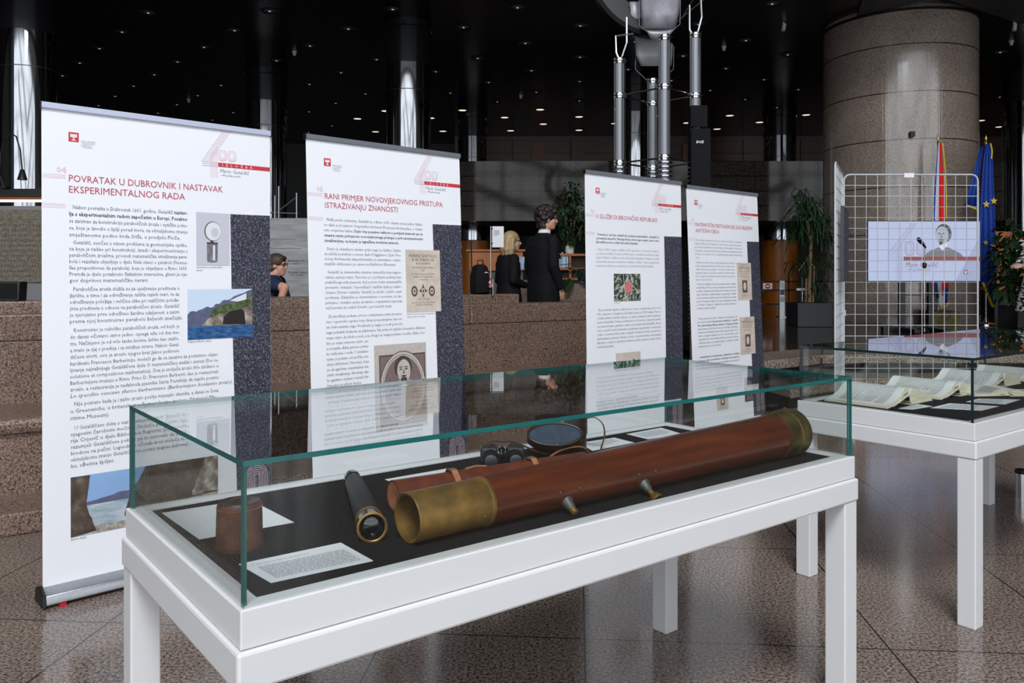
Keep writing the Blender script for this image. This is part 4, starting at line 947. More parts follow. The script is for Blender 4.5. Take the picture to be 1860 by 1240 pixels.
# ------------------------------------------------------------------ open books in the right case
def case1(u, v): return A1 + U * u + V * v
def open_book(lab, loc, rz, wA, wB, ln, hA, hB, seed, ridge=.055):
    """local x across the pages (page A at x<0), y along the spine"""
    t = thing('open_book', lab, 'book', (loc[0], loc[1], ZF), rz, 'open old books in the glass case')
    n = 12
    def prof(sd, w, hh, hr):                                          # page surface from the spine out to the fore edge
        out = []
        for i in range(n + 1):
            s = i / n
            z = hr * (1 - s) ** 1.25 + hh * s + .022 * math.sin(min(1, s * 2.2) * math.pi) * (1 - s) - (.018 if i == 0 else 0)
            out.append((sd * w * s, max(z, .006)))
        return out
    for nm, sd, w, hh, hr in (('page_block', -1, wA, hA, ridge), ('page_block', 1, wB, hB, max(ridge * .8, hB))):
        P = prof(sd, w, hh, hr); b = MB()
        top = [(x, 0, z) for x, z in P] + [(x, ln, z) for x, z in P]; m = n + 1
        b.use('page'); fs = [(i, i + 1, m + i + 1, m + i) for i in range(n)]
        b.add(top, fs if sd > 0 else [q[::-1] for q in fs])
        b.use('page_edge')
        lo = [max(z - (.022 if sd < 0 else max(hB - .004, .02)), .004) for x, z in P]
        if sd > 0: lo = [.004 + .6 * max(0, .02 - abs(x)) for x, z in P]
        for y in (0, ln):
            v = [(x, y, z) for x, z in P] + [(P[i][0], y, lo[i]) for i in range(m)]
            b.add(v, [(i, i + 1, m + i + 1, m + i) for i in range(n)])
        x, z = P[-1]; b.add([(x, 0, z), (x, ln, z), (x, ln, lo[-1]), (x, 0, lo[-1])], [(0, 1, 2, 3)])
        b.add([(P[i][0], y, lo[i]) for y in (0, ln) for i in range(m)], fs[::1])
        r = random.Random(seed + sd); k = 40; b.use('book_ink')        # printed lines, running out from the spine
        def zs(s):
            i = min(int(s * n), n - 1); q = s * n - i; return P[i][0] * (1 - q) + P[i + 1][0] * q, P[i][1] * (1 - q) + P[i + 1][1] * q + .0006
        for j in range(k):
            y = ln * (.13 + .74 * j / k); s = .16; e = .86 if r.random() > .12 else r.uniform(.4, .8)
            while s < e:
                s2 = min(s + r.uniform(.02, .07), e); (xa, za), (xb, zb) = zs(s), zs(s2)
                b.add([(xa, y, za), (xb, y, zb), (xb, y + ln * .0075, zb), (xa, y + ln * .0075, za)], [(0, 1, 2, 3)]); s = s2 + .012
        b.build(nm, parent=t)
        b = MB(); b.use('vellum'); x = sd * (w + .004)
        if sd < 0: b.strap([(0, ln / 2, .006 + max(0, ridge - .03)), (x * .5, ln / 2, .004 + max(0, ridge - .03) * .35), (x, ln / 2, .003)], (0, ln + .008, 0), .004)
        else: b.box(0, x, -.004, ln + .004, 0, .004)
        b.build('cover', parent=t, smooth=40)
    return t
BR = ANG
open_book('old book lying open nearest the left end of the glass case, with dense text', case1(.300, .395), BR, .195, .20, .285, .012, .045, 1, .072)
open_book('old book lying open second from the left end, behind the small caption card', case1(.735, .375), BR, .19, .20, .30, .012, .034, 5, .066)
open_book('old book lying open third from the left end of the glass case', case1(1.27, .39), BR, .19, .20, .29, .012, .04, 9, .066)
open_book('old book lying open farthest from the left end of the glass case', case1(1.71, .40), BR, .15, .14, .28, .012, .035, 13, .055)
open_book('thin flat book lying open behind the corner post of the glass case', (2.33, 3.86), R(4), .17, .2, .15, .012, .012, 17, .018)
for lb, pts, ln in (('small caption card before the two leftmost open books', ((1657, 744), (1694, 738), (1666, 734), (1632, 742)), 3),
                ('long caption sheet nearest the corner post of the right case', ((1782.6, 746), (1815, 738), (1724.5, 732.5), (1690, 741)), 6),
                ('long caption sheet lying just before the thin flat book', ((1825.6, 734.6), (1853.5, 726), (1778, 724), (1754.6, 730)), 6)):
    sheet('caption_card', lb, onxy(*pts), ZF + .0006, 0, 'caption sheets in the book case', lines=para(ln, .8, .25, .08, .9, (ln - 1,), 'ink_pale'))

# ------------------------------------------------------------------ white wire grid stand
P0 = at(1533, 317, 7.0); P1 = at(1776, 312, 7.0); Pw = at(1517, 293, 6.2)
t = thing('wire_grid_stand', 'white wire grid display stand of two hinged panels behind the book case', 'display stand', (P0.x, P0.y, 0))
def grid(name, a, b_, top, nx, nz, bot=.008, rr=.05):
    d = Vector((b_[0] - a[0], b_[1] - a[1], 0)); L = d.length; d.normalize()
    mb = MB(Matrix(((d.x, -d.y, 0, a[0]), (d.y, d.x, 0, a[1]), (0, 0, 1, 0), (0, 0, 0, 1))))
    fr = [(0, 0, bot)] + [(0, 0, top - rr)] + [(rr - rr * math.cos(R(q)), 0, top - rr + rr * math.sin(R(q))) for q in (30, 60, 90)] + [(L - rr + rr * math.sin(R(q)), 0, top - rr + rr * math.cos(R(q))) for q in (0, 30, 60, 90)] + [(L, 0, bot), (0, 0, bot)]
    mb.tube(fr, .0075, 8, False)
    for i in range(1, nx): x = L * i / nx; mb.tube([(x, 0, bot), (x, 0, top - .002)], .0028, 6)
    for k in range(1, nz): z = bot + (top - bot) * k / nz; mb.tube([(0, .0, z), (L, .0, z)], .0028, 6)
    return mb.build(name, 'white_wire', t, smooth=60)
W1 = (P1.x - P0.x, 0)
grid('grid_panel', (0, 0), W1, P0.z, 12, 24)
g2 = grid('grid_panel', (Pw.x - P0.x, Pw.y - P0.y), (-.015, -.012), P0.z, 10, 23, .13)
for z in (.35, 1.0, 1.75): MB().lathe([(.016, z), (.016, z + .05)], 12).build('hinge_clip', 'white_wire', t, smooth=40)
for x in (0, W1[0]): MB().box(x - .012, x + .012, -.2, .2, 0, .04).build('foot', 'white_wire', t, bevel=.004)
q = at(1650, 318.5, 7.0); b = MB(); b.box(q.x - P0.x - .042, q.x - P0.x + .042, -.014, -.009, q.z - .019, q.z + .019); b.build('name_holder', 'paper', t)
# dark picture panel hung on the side wing
wd = Vector((P0.x - Pw.x, P0.y - Pw.y)).normalized(); wn = Vector((wd.y, -wd.x))
m0 = Pw.xy + wd * .20 + wn * .035
t = thing('picture_panel', 'dark narrow seen picture panel hung on the side wing of the wire stand', 'picture', (m0.x, m0.y, 0), math.atan2(wd.y, wd.x))
zt = 1.335 + 128 * 6.4 / F_PX; zb = 1.335 - 9 * 6.7 / F_PX
MB().box(0, .52, -.012, .012, zb, zt).build('panel', 'dark_metal', t, bevel=.002)
b = MB(); b.box(.02, .50, -.014, -.0122, zb + .02, zt - .02); b.build('print', 'strip', t)
for x in (.08, .44): MB().tube([(x, .0, zt), (x, .02, zt + .02), (x, .045, zt + .015)], .003, 6).build('hook', 'white_wire', t)

# ------------------------------------------------------------------ screen on its stand
def scr(name, c, e=.78): M[name] = mat(name, c, .4, emit=e); M[name].node_tree.nodes['Principled BSDF'].inputs['Base Color'].default_value = (.01, .01, .01, 1)
scr('scr_bg', (196, 208, 244)); scr('scr_l', (176, 184, 222)); scr('scr_p', (176, 158, 196)); scr('scr_red', (150, 74, 78)); scr('scr_ink', (120, 100, 130)); scr('scr_dark', (78, 80, 86)); scr('scr_mid', (128, 130, 140)); scr('scr_face', (186, 190, 204)); scr('scr_logo', (140, 52, 70)); scr('scr_white', (236, 238, 250)); scr('scr_blue', (150, 168, 222))
YT = 12.4; tl = at(1577, 402, YT); br = at(1779.5, 510, YT); TW = br.x - tl.x; TZ = tl.z - br.z
t = thing('television', 'large lit screen on a black stand in front of the granite column', 'television', (tl.x, YT, .5))
oz = br.z - .5
MB().box(-.012, TW + .012, 0, .05, oz - .012, oz + TZ + .012).build('bezel', 'black_plastic', t, bevel=.004)
b = MB(); rect(b, 0, TW, oz, oz + TZ, 'scr_bg', -.002)
px = lambda x: (x - 1577) / 202.5 * TW
pz = lambda y: oz + (510 - y) / 108 * TZ
y = -.003
pl(b, [(px(1735), pz(510)), (px(1779), pz(510)), (px(1779), pz(430))], 'scr_l', y)
s = TW / .62; 
def four_scr(b):
    for i in range(4):
        o = i * .028
        line(b, (px(1612) + o * 1.3, pz(463)), (px(1656) + o, pz(405)), .009, 'scr_l' if i % 2 else 'scr_p', y)
        line(b, (px(1628) + o * .9, pz(508)), (px(1628) + o * .9, pz(455) + o * 1.4), .009, 'scr_p' if i % 2 else 'scr_l', y)
        if i < 3: line(b, (px(1610), pz(465 + i * 3)), (px(1640), pz(465 + i * 3)), .008, 'scr_l', y)
four_scr(b)
for cx in (1652, 1673):
    for r, mt in ((1, 'scr_p'), (.8, 'scr_bg'), (.62, 'scr_l'), (.45, 'scr_bg')):
        pl(b, [(px(cx) + math.copysign(abs(math.cos(R(q))) ** .5, math.cos(R(q))) * .072 * r, pz(451) + math.copysign(abs(math.sin(R(q))) ** .7, math.sin(R(q))) * (.108 - (1 - r) * .09)) for q in range(0, 360, 15)], mt, y - .0005 * (2 - r))
rect(b, px(1641), px(1779.4), pz(474), pz(466), 'scr_red', y - .003)
text(b, 'Marin Getaldić', px(1645), pz(485), .11, px(1704) - px(1645), y=y, mat='scr_ink', shear=.2)
text(b, '– 400 godina poslije', px(1646), pz(491), .05, px(1690) - px(1646), y=y, mat='scr_ink', shear=.2)
rect(b, px(1750), px(1757.5), pz(498), pz(490), 'scr_logo', y); rect(b, px(1752), px(1755.5), pz(496.5), pz(492), 'scr_white', y - .0005)
for i in range(3): rect(b, px(1759), px(1766), pz(501 - i * 2), pz(500.3 - i * 2), 'scr_blue', y)
# bust of a bearded man, grey
pl(b, [(px(1678), pz(466.5)), (px(1683), pz(459)), (px(1692), pz(454)), (px(1705), pz(449)), (px(1722), pz(449)), (px(1735), pz(455)), (px(1744), pz(460)), (px(1750), pz(466.5))], 'scr_mid', y - .001)
pl(b, [(px(1706), pz(449)), (px(1712), pz(456)), (px(1720), pz(446)), (px(1721), pz(440)), (px(1708), pz(444))], 'scr_white', y - .0015)
pl(b, oval(px(1713.5), pz(424), px(1591.5) - px(1577), pz(490) - pz(507.5)), 'scr_dark', y - .002)
pl(b, oval(px(1711), pz(427.5), px(1589) - px(1577), pz(490) - pz(506.5)), 'scr_face', y - .0025)
pl(b, oval(px(1726), pz(428), px(1579) - px(1577), pz(490) - pz(494)), 'scr_mid', y - .003)
for ex in (1706, 1714): pl(b, oval(px(ex), pz(424), px(1579.3) - px(1577), pz(490) - pz(491.2), 10), 'scr_dark', y - .003)
pl(b, [(px(1709), pz(425)), (px(1711), pz(425)), (px(1710.5), pz(433)), (px(1707.5), pz(432.5))], 'scr_mid', y - .003)
pl(b, [(px(1703), pz(435)), (px(1708), pz(434)), (px(1716), pz(436)), (px(1710), pz(437))], 'scr_dark', y - .003)
pl(b, [(px(1705), pz(438)), (px(1713), pz(438.5)), (px(1710), pz(445)), (px(1706), pz(444))], 'scr_dark', y - .003)
b.build('screen', parent=t)
for x0, x1 in ((1637, 1647.5), (1690, 1697)):
    MB().box(px(x0), px(x1), .05, .11, .06, oz + .3).build('post', 'black_metal', t)
MB().box(px(1640), px(1695), .06, .1, pz(537), pz(535)).build('cross_bar', 'black_metal', t)
for x in (1642, 1694): MB().box(px(x) - .045, px(x) + .045, -.42, .5, .0, .07).build('foot', 'black_metal', t, bevel=.01)
MB().box(px(1606), px(1702), .02, .12, .0, .075).build('base_bar', 'black_metal', t)
# microphone stand
m = on(1679, 606, .5)
t = thing('microphone_stand', 'slim microphone stand with a black microphone before the lit screen', 'microphone stand', (m.x, m.y, .5))
k = m.y / F_PX; zz = lambda y_: H - (y_ - HY) * k - .5
b = MB(); b.tube([(0, 0, .03), (0, 0, zz(482))], .011, 10); b.build('pole', 'chrome', t, smooth=40)
for q in (0, 120, 240): MB().tube([(0, 0, .10), (.28 * math.cos(R(q + 20)), .28 * math.sin(R(q + 20)), .01)], .009, 8).build('leg', 'black_metal', t, smooth=40)
b = MB(); b.tube([(.005, 0, zz(484)), (-.01, -.01, zz(446))], .008, 8); b.tube([(.0, 0, zz(480)), (.08, .03, zz(506))], .008, 8); b.build('boom', 'chrome', t, smooth=40)
b = MB(); b.lathe([(.022, zz(487)), (.03, zz(484)), (.03, zz(479)), (.02, zz(477))], 12); b.build('clamp', 'black_plastic', t, smooth=40)
b = MB(); b.tube([(.02, 0, zz(450)), (-.05, -.02, zz(441)), (-.062, -.025, zz(439.5)), (-.10, -.035, zz(435))], [.013, .022, .03, .028], 14); b.ball((-.102, -.035, zz(434.5)), .029, 14, 8); b.build('microphone', 'black_plastic', t, smooth=60)

# ------------------------------------------------------------------ flags
def drape(name, rows, folds, amp, mt, parent, thick=.006, phase=0, n=36, bands=None):
    """hanging cloth: rows of (left x, right x, z); folds run down it"""
    v = []; f = []
    for (a, b_, z, zr) in rows:
        for i in range(n + 1):
            s = i / n; v.append((a + (b_ - a) * s, amp * math.sin(s * folds * math.pi * 2 + phase) * (0.3 + .7 * (rows[0][2] - z + .3) / (rows[0][2] - rows[-1][2] + .3)), z + (zr - z) * s))
    m = n + 1
    for r in range(len(rows) - 1):
        for i in range(n): f.append((r * m + i, (r + 1) * m + i, (r + 1) * m + i + 1, r * m + i + 1))
    b = MB(); b.add(v, f); 
    names = bands or [mt]
    b.names = names
    if bands: b.m = [min(int((j % n) / n * len(bands)), len(bands) - 1) for j in range(len(f))]
    o = b.build(name, parent=parent, smooth=80)
    md = o.modifiers.new('thickness', 'SOLIDIFY'); md.thickness = thick
    return o, v, m
def star(b, cx, cz, r, y):
    pts = [(cx + (r if k % 2 == 0 else r * .42) * math.sin(k * math.pi / 5), y, cz + (r if k % 2 == 0 else r * .42) * math.cos(k * math.pi / 5)) for k in range(10)]
    b.add([(cx, y, cz)] + pts, [(0, 1 + (k + 1) % 10, 1 + k) for k in range(10)])
def flag_stand(name, lab, px0, Y, top_y, lean=0):
    p = (px0 - 930) / F_PX * Y; k = Y / F_PX; ztop = H - (top_y - HY) * k - .5
    t = thing(name, lab, 'flag', (p, Y, .5), 0, 'flags on poles beside the screen')
    b = MB(); b.tube([(0, 0, .03), (lean, 0, ztop - .1)], .014, 10); b.build('pole', 'chrome', t, smooth=40)
    b = MB(); b.lathe([(.02, .0), (.026, .02), (.012, .04), (.024, .07), (.004, .14), (0, .15)], 14); o = b.build('finial', 'finial', t, smooth=40); o.location = (lean, 0, ztop - .12)
    return t, k
YF = 14.2
t, k = flag_stand('european_flag', 'dark blue flag with yellow stars on a pole right of the screen', 1791, YF, 247, .012 * 0)
t.children[0].data  # pole
X = lambda px_: (px_ - 1791) * k
Z = lambda py_: H - (py_ - HY) * k - .5
rows = [(X(1787), X(1795), Z(262), Z(262)), (X(1783), X(1798), Z(290), Z(288)), (X(1780), X(1799), Z(330), Z(326)), (X(1777), X(1801), Z(380), Z(376)), (X(1776), X(1803), Z(430), Z(428)), (X(1776), X(1804), Z(480), Z(482)), (X(1777), X(1804), Z(512), Z(530)), (X(1778), X(1804), Z(515), Z(553))]
fl, _, _ = drape('cloth', rows, 2.6, .045, 'flag_blue', t); fl.location = (0, -.07, 0)
rows2 = [(X(1786), X(1791), Z(266), Z(264)), (X(1776), X(1786), Z(300), Z(300)), (X(1768), X(1782), Z(335), Z(338)), (X(1757), X(1779), Z(371), Z(380))]
drape('cloth_fold', rows2, 1.2, .03, 'flag_blue', t, phase=1.0)[0].location = (0, .06, 0)
for cx, cy, r in ((1784, 372, 7), (1797.5, 366, 7), (1783, 441, 5), (1797, 447, 7)):
    b = MB(); star(b, X(cx), Z(cy), r * k, -.056); b.build('star', 'gold', fl)
for pth, wv in (([(X(1778), -.12, Z(513)), (X(1785), -.125, Z(530)), (X(1796.5), -.12, Z(556)), (X(1804), -.12, Z(546))], (.03, 0, .03)), ([(X(1757), .03, Z(373)), (X(1768), .03, Z(376)), (X(1778), .03, Z(381))], (0, 0, .03)), ([(X(1793), -.10, Z(262)), (X(1795), -.11, Z(275)), (X(1794), -.11, Z(290))], (.02, 0, 0))):
    b = MB(); b.strap(pth, wv, .01, 4); b.build('gold_fringe', 'gold', t)
b = MB(); b.lathe([(.0, 0), (.16, 0), (.16, .02), (.04, .05), (.025, .12), (.0, .12)], 24, cap=False); b.build('base', 'chrome', t, smooth=40)
t, k = flag_stand('national_flag', 'red white and blue striped flag on a pole behind the lit screen', 1704, YF, 248)
X = lambda px_: (px_ - 1704) * k
rows = [(X(1701), X(1706), Z(260), Z(260)), (X(1698), X(1708), Z(300), Z(300)), (X(1695), X(1711), Z(340), Z(340)), (X(1692), X(1713), Z(390), Z(390)), (X(1693), X(1716), Z(450), Z(450)), (X(1697), X(1719), Z(510), Z(512)), (X(1699), X(1718), Z(545), Z(525))]
drape('cloth', rows, 1.6, .035, 'flag_red', t, bands=['flag_blue', 'flag_white', 'flag_red', 'flag_red', 'flag_red'], n=30)[0].location = (0, -.06, 0)
rows = [(X(1701), X(1718), Z(530), Z(522)), (X(1701), X(1717), Z(548), Z(540)), (X(1702), X(1716), Z(560), Z(550))]
drape('cloth_fold', rows, 1.2, .02, 'flag_white', t, bands=['flag_white', 'flag_white', 'flag_blue', 'flag_blue'], n=16)[0].location = (0, -.09, 0)
for pth, wv in (([(X(1707), -.10, Z(262)), (X(1712), -.11, Z(330)), (X(1713), -.11, Z(398))], (.018, 0, 0)), ([(X(1701), -.12, Z(560)), (X(1710), -.12, Z(556)), (X(1718), -.12, Z(548))], (0, 0, .03))):
    b = MB(); b.strap(pth, wv, .006, 4); b.build('gold_fringe', 'gold', t)
b = MB(); b.box(-.24, .26, -.2, .2, 0, .25); b.build('base', 'brass_dark', t, bevel=.01)

# ------------------------------------------------------------------ tube sculpture behind the banners
CX, CY = 1.765, 10.0; hd = .46
t = thing('tube_sculpture', 'tall metal sculpture of four grey tubes with sheet metal forms at the ceiling', 'sculpture', (CX, CY, .25))
tops = {'front': (0, -hd, H + 436 * (CY - hd) / F_PX - .25), 'left': (-hd, 0, H + 394 * CY / F_PX - .25), 'right': (hd, 0, H + 440 * CY / F_PX - .25), 'back': (.02, hd, H + 357 * (CY + hd) / F_PX - .25)}
band1 = H + 328 * CY / F_PX - .25; band2 = H + 206 * CY / F_PX - .25
for nm, (x, y, zt) in tops.items():
    MX = Matrix.Translation((x, y, 0))
    b = MB(MX); b.lathe([(.055, .0), (.055, zt)], 28); tb = b.build('tube', 'satin', t, smooth=40)
    for q in (20, 110, 200, 290):
        MB(MX).tube([(.074 * math.cos(R(q)), .074 * math.sin(R(q)), 0), (.074 * math.cos(R(q)), .074 * math.sin(R(q)), zt + .02)], .0055, 6).build('rod', 'chrome', tb, smooth=40)
    for z in (zt - .02, band1, band2):
        b = MB(MX); b.lathe([(.055, z - .035), (.062, z - .03), (.062, z - .006), (.086, z - .004), (.086, z + .004), (.062, z + .006), (.062, z + .03), (.055, z + .035)], 28, cap=False); b.build('clamp_band', 'chrome', tb, smooth=35)
    b = MB(MX)
    z = band2 - .06
    while z > .4: b.lathe([(.058, z - .006), (.088, z - .006), (.088, z + .006), (.058, z + .006)], 28, cap=False); z -= .052
    b.build('ring_stack', 'chrome', tb, smooth=35)
for a_, c_ in (('left', 'back'), ('back', 'right'), ('left', 'front'), ('front', 'right')):
    for z in (band1, band2): MB().tube([(*tops[a_][:2], z), (*tops[c_][:2], z)], .011, 8).build('tie_rod', 'chrome', t, smooth=40)
def spt(px_, py_, Y): p = at(px_, py_, Y); return Vector((p.x - CX, p.y - CY, p.z - .25))
def bent(name, pts, Y, wdt, mt):
    P = [spt(a_, b_, Y + dy) for a_, b_, dy in pts]
    b = MB(); b.strap(P, (0, wdt, 0), .016 if wdt > .03 else .008); return b.build(name, mt, t)
YL, YFr, YR, YB = CY, CY - hd, CY + 0, CY + hd
bent('bracket_arm', [(1124, 108, 0), (1119, 96, 0), (1118, 66, 0), (1150, 62, .1)], YL, .05, 'alu'); bent('bracket_arm', [(1128, 108, 0), (1138, 78, .05), (1138, 32, .1)], YL, .05, 'alu')
bent('bracket_arm', [(1256, 62, 0), (1252, 54, 0), (1252, 10, .05)], YR, .05, 'alu'); bent('bracket_arm', [(1266, 62, 0), (1274, 32, 0), (1272, -12, .05)], YR, .05, 'alu')
bent('bracket_wire', [(1192, 70, 0), (1161, 47, 0), (1161, 0, 0), (1161, -20, 0)], YFr, .012, 'dark_metal'); bent('bracket_wire', [(1205, 70, 0), (1235, 44, 0), (1236, -10, 0)], YFr, .012, 'dark_metal')
bent('bracket_wire', [(1178, 149, 0), (1154, 126, 0), (1155, 92, 0)], YB, .012, 'dark_metal'); bent('bracket_wire', [(1202, 145, 0), (1223, 126, 0), (1224, 84, 0)], YB, .012, 'dark_metal')
def panel(name, pts, mt, curve=0):
    """bent sheet: rows of (left px, right px, py, depth)"""
    v = []; f = []; n = 12
    for (l, r, y_, Y) in pts:
        for i in range(n + 1):
            s = i / n; v.append(spt(l + (r - l) * s, y_, Y - curve * math.sin(s * math.pi)))
    m = n + 1
    for j in range(len(pts) - 1):
        for i in range(n): f.append((j * m + i, j * m + i + 1, (j + 1) * m + i + 1, (j + 1) * m + i))
    b = MB(); b.add(v, f); o = b.build(name, mt, t, smooth=60); md = o.modifiers.new('thickness', 'SOLIDIFY'); md.thickness = .012; return o
panel('sheet_form', [(1163, 1238, -45, 9.75), (1163, 1236, -10, 9.85), (1166, 1232, 25, 9.95), (1166, 1226, 52, 10.0)], 'sheet_metal', .06)
panel('sheet_form', [(1172, 1226, 52, 10.0), (1182, 1210, 70, 10.02)], 'sheet_plain', .02)
panel('sheet_form', [(1144, 1162, 3, 10.1), (1147, 1166, 40, 10.2), (1154, 1222, 80, 10.35), (1155, 1221, 100, 10.4), (1164, 1219, 120, 10.42)], 'sheet_plain', .02)
# big shallow ring at the upper left: a dark disc with a rolled metal flange
c0 = spt(1188, -44, 10.35)
RM = Matrix.Translation(c0) @ Matrix.Rotation(R(8), 4, 'Z') @ Matrix.Rotation(R(80), 4, 'X')
b = MB(RM); b.lathe([(.78, 0), (.80, .0), (.80, .05), (.55, .06), (.54, .04), (.78, .0)], 64, cap=False, arc=(R(118), R(266))); b.build('ring_form', 'dark_metal', t, smooth=35)
b = MB(RM); b.lathe([(.80, -.02), (.86, -.01), (.86, .06), (.80, .06)], 64, cap=False, arc=(R(116), R(264))); b.build('ring_rim', 'black_metal', t, smooth=35)
for pts in ([(1122, -4, 10.3), (1141, 30, 10.3), (1154, 64, 10.3)], [(1282, -4, 10.2), (1236, 34, 10.2), (1230, 40, 10.2)], [(1262, -6, 10.2), (1240, 30, 10.2)]):
    MB().tube([spt(*p) for p in pts], .008, 6).build('stay_wire', 'chrome', t, smooth=40)
# loudspeaker column right of the sculpture
YS = 9.9; p0 = at(1253, 190, YS); p1 = at(1292, 350, YS)
t = thing('loudspeaker', 'tall black column loudspeaker right of the tube sculpture', 'loudspeaker', ((p0.x + p1.x) / 2 + .02, YS, .25))
hw = .135; zt = p0.z - .25
MB().box(-hw, hw * .8, 0, .2, 1.2, zt - .28).build('cabinet', 'suit', t, bevel=.015)
MB().box(-hw, hw * .55, .02, .18, zt - .27, zt).build('upper_cabinet', 'suit', t, bevel=.015)
MB().tube([(0, .1, 0), (0, .1, 1.25)], .03, 12).build('pole', 'black_metal', t, smooth=40)
b = MB(); b.lathe([(.0, 0), (.28, 0), (.28, .02), (.05, .04), (0, .04)], 28, cap=False); b.build('base', 'black_metal', t, smooth=40)
b = MB(); c = at(1272, 260, YS); text(b, 'BOSE', c.x - t.location.x - .05, c.z - .25, .045, .095, y=-.003, mat='alu', shear=.3, bold=.02); b.build('logo', parent=t)

# ------------------------------------------------------------------ things behind the parapet, at the left
YK = 11.0
def wx(px_, Y): return (px_ - 930) / F_PX * Y
b = MB(); b.box(-9.5, wx(300, YK), YK, YK + .2, .25, H + 128 * YK / F_PX); struct('wall_kiosk', b, 'grey_wall')
b = MB(); b.box(-9.5, wx(300, YK), YK - .10, YK + .25, H + 144 * YK / F_PX, H + 158 * YK / F_PX); struct('trim_8', b, 'black_metal')
b = MB(); b.box(-9.5, wx(300, YK), YK - .06, YK + .2, H + 139 * YK / F_PX, H + 144 * YK / F_PX); struct('trim_9', b, 'orange_wood')
z = H + 135 * YK / F_PX
t = thing('light_strip', 'thin warm glowing light strip above the carved stone tablet', 'light', (wx(60, YK), YK - .03, z))
MB().box(-1.6, .5, 0, .03, 0, .03).build('led_line', 'led', t); MB().box(-1.62, .52, .0, .03, .03, .035).build('housing', 'alu', t)
# carved stone tablet
xa = wx(3, YK); zt, zb = H + 119 * YK / F_PX, H - 12 * YK / F_PX
t = thing('stone_tablet', 'carved grey stone tablet with rows of old letters, at the left edge', 'stone tablet', (xa, YK - .165, .25))
MB().box(0, 1.55, 0, .14, zb - .25, zt - .25).build('slab', 'stone', t, bevel=.02, seg=3)
b = MB(); r = random.Random(4); b.use('leather_dark')
M['carving'] = mat('carved_letters', (98, 90, 79), .9)
b.names = ['carving']
for i in range(11):                                                  # rows of cut letters
    zc = zt - .25 - .22 - i * .067; x = .06
    while x < 1.48:
        w_ = r.uniform(.014, .034)
        b.box(x, x + .007, -.0015, .001, zc, zc + .04); b.box(x, x + w_, -.0015, .001, zc + r.choice((0, .018, .034)), zc + r.choice((0, .018, .034)) + .006) if False else b.box(x, x + w_, -.0015, .001, zc + .018, zc + .025)
        x += w_ + r.uniform(.008, .02)
b.box(.0, 1.55, -.0012, .001, zt - .25 - .13, zt - .25 - .12)
b.build('inscription', None, t)['kind'] = 'stuff'
MB().box(-.02, 1.6, .02, .14, 0, zb - .25).build('support', 'grey_wall', t)
# gooseneck lamp
p = at(2, 345, YK - .2); t = thing('gooseneck_lamp', 'black gooseneck lamp curving over the stone tablet ledge', 'lamp', (p.x, p.y + .18, H + 158 * YK / F_PX))
g = lambda px_, py_: ((px_ - 2) * YK / F_PX, -.12, (345 - py_) * YK / F_PX)
b = MB(); b.tube([(0, -.12, 0), g(-6, 320), g(-4, 285), g(4, 258), g(14, 246), g(24, 252), g(31, 275), g(34, 305), g(35, 312)], .010, 8); b.build('neck', 'black_metal', t, smooth=60)
q = Vector(g(35, 312)); b = MB(Matrix.Translation(q)); b.lathe([(.012, .01), (.025, 0), (.062, -.13), (.058, -.13), (.02, -.01)], 20, cap=False); b.build('lamp_shade', 'dark_metal', t, smooth=40)
MB().box(-.05, .05, -.17, -.07, -.0, .02).build('clamp', 'black_metal', t)
# grey poster and handrail between the first two banners
YP = 10.4; x0, x1 = wx(398, YP), wx(562, YP); zt = H + 106 * YP / F_PX
t = thing('poster_board', 'large grey poster board with black captions behind the seated man', 'poster', (x0, YP, .25))
b = MB(); b.box(0, x1 - x0, 0, .03, 0, zt - .25); b.build('board', 'poster_grey', t)
b = MB(); c = wx(523, YP) - x0; zq = lambda y_: H - (y_ - HY) * YP / F_PX - .25
text(b, 'Bašćanska ploča, oko', c, zq(475), .032, y=-.002, mat='ink_dark', bold=.015); text(b, '12. stoljeća', c, zq(480), .032, y=-.002, mat='ink_dark', bold=.015)
text(b, 'The Baška Tablet, 11th', c, zq(496), .032, y=-.002, mat='ink_dark', bold=.015); text(b, '– 12th century', c, zq(500.5), .032, y=-.002, mat='ink_dark', bold=.015)
for z in (485, 488): line(b, (c, zq(z)), (c + .26, zq(z)), .004, 'ink', -.002)
for z, e in ((434, .35), (451, .42)): line(b, (wx(488, YP) - x0, zq(z)), (wx(488, YP) - x0 + e, zq(z)), .008, 'ink', -.002)
b.build('caption', parent=t)
t = thing('handrail', 'thin metal handrail frame standing behind the grey poster board', 'handrail', (wx(498, YP + .5), YP + .5, .25))
k = (YP + .5) / F_PX; hx = lambda px_: (px_ - 498) * k; hz = lambda y_: H - (y_ - HY) * k - .25
for px_, y_ in ((499, 355), (506, 338), (538.5, 350)): MB().tube([(hx(px_), 0, 0), (hx(px_), 0, hz(y_))], .011, 8).build('post', 'alu', t, smooth=40)
for a_, c_ in (((506, 383), (540, 357)), ((488, 386), (541, 388))): MB().tube([(hx(a_[0]), 0, hz(a_[1])), (hx(c_[0]), 0, hz(c_[1]))], .009, 8).build('rail', 'alu', t, smooth=40)

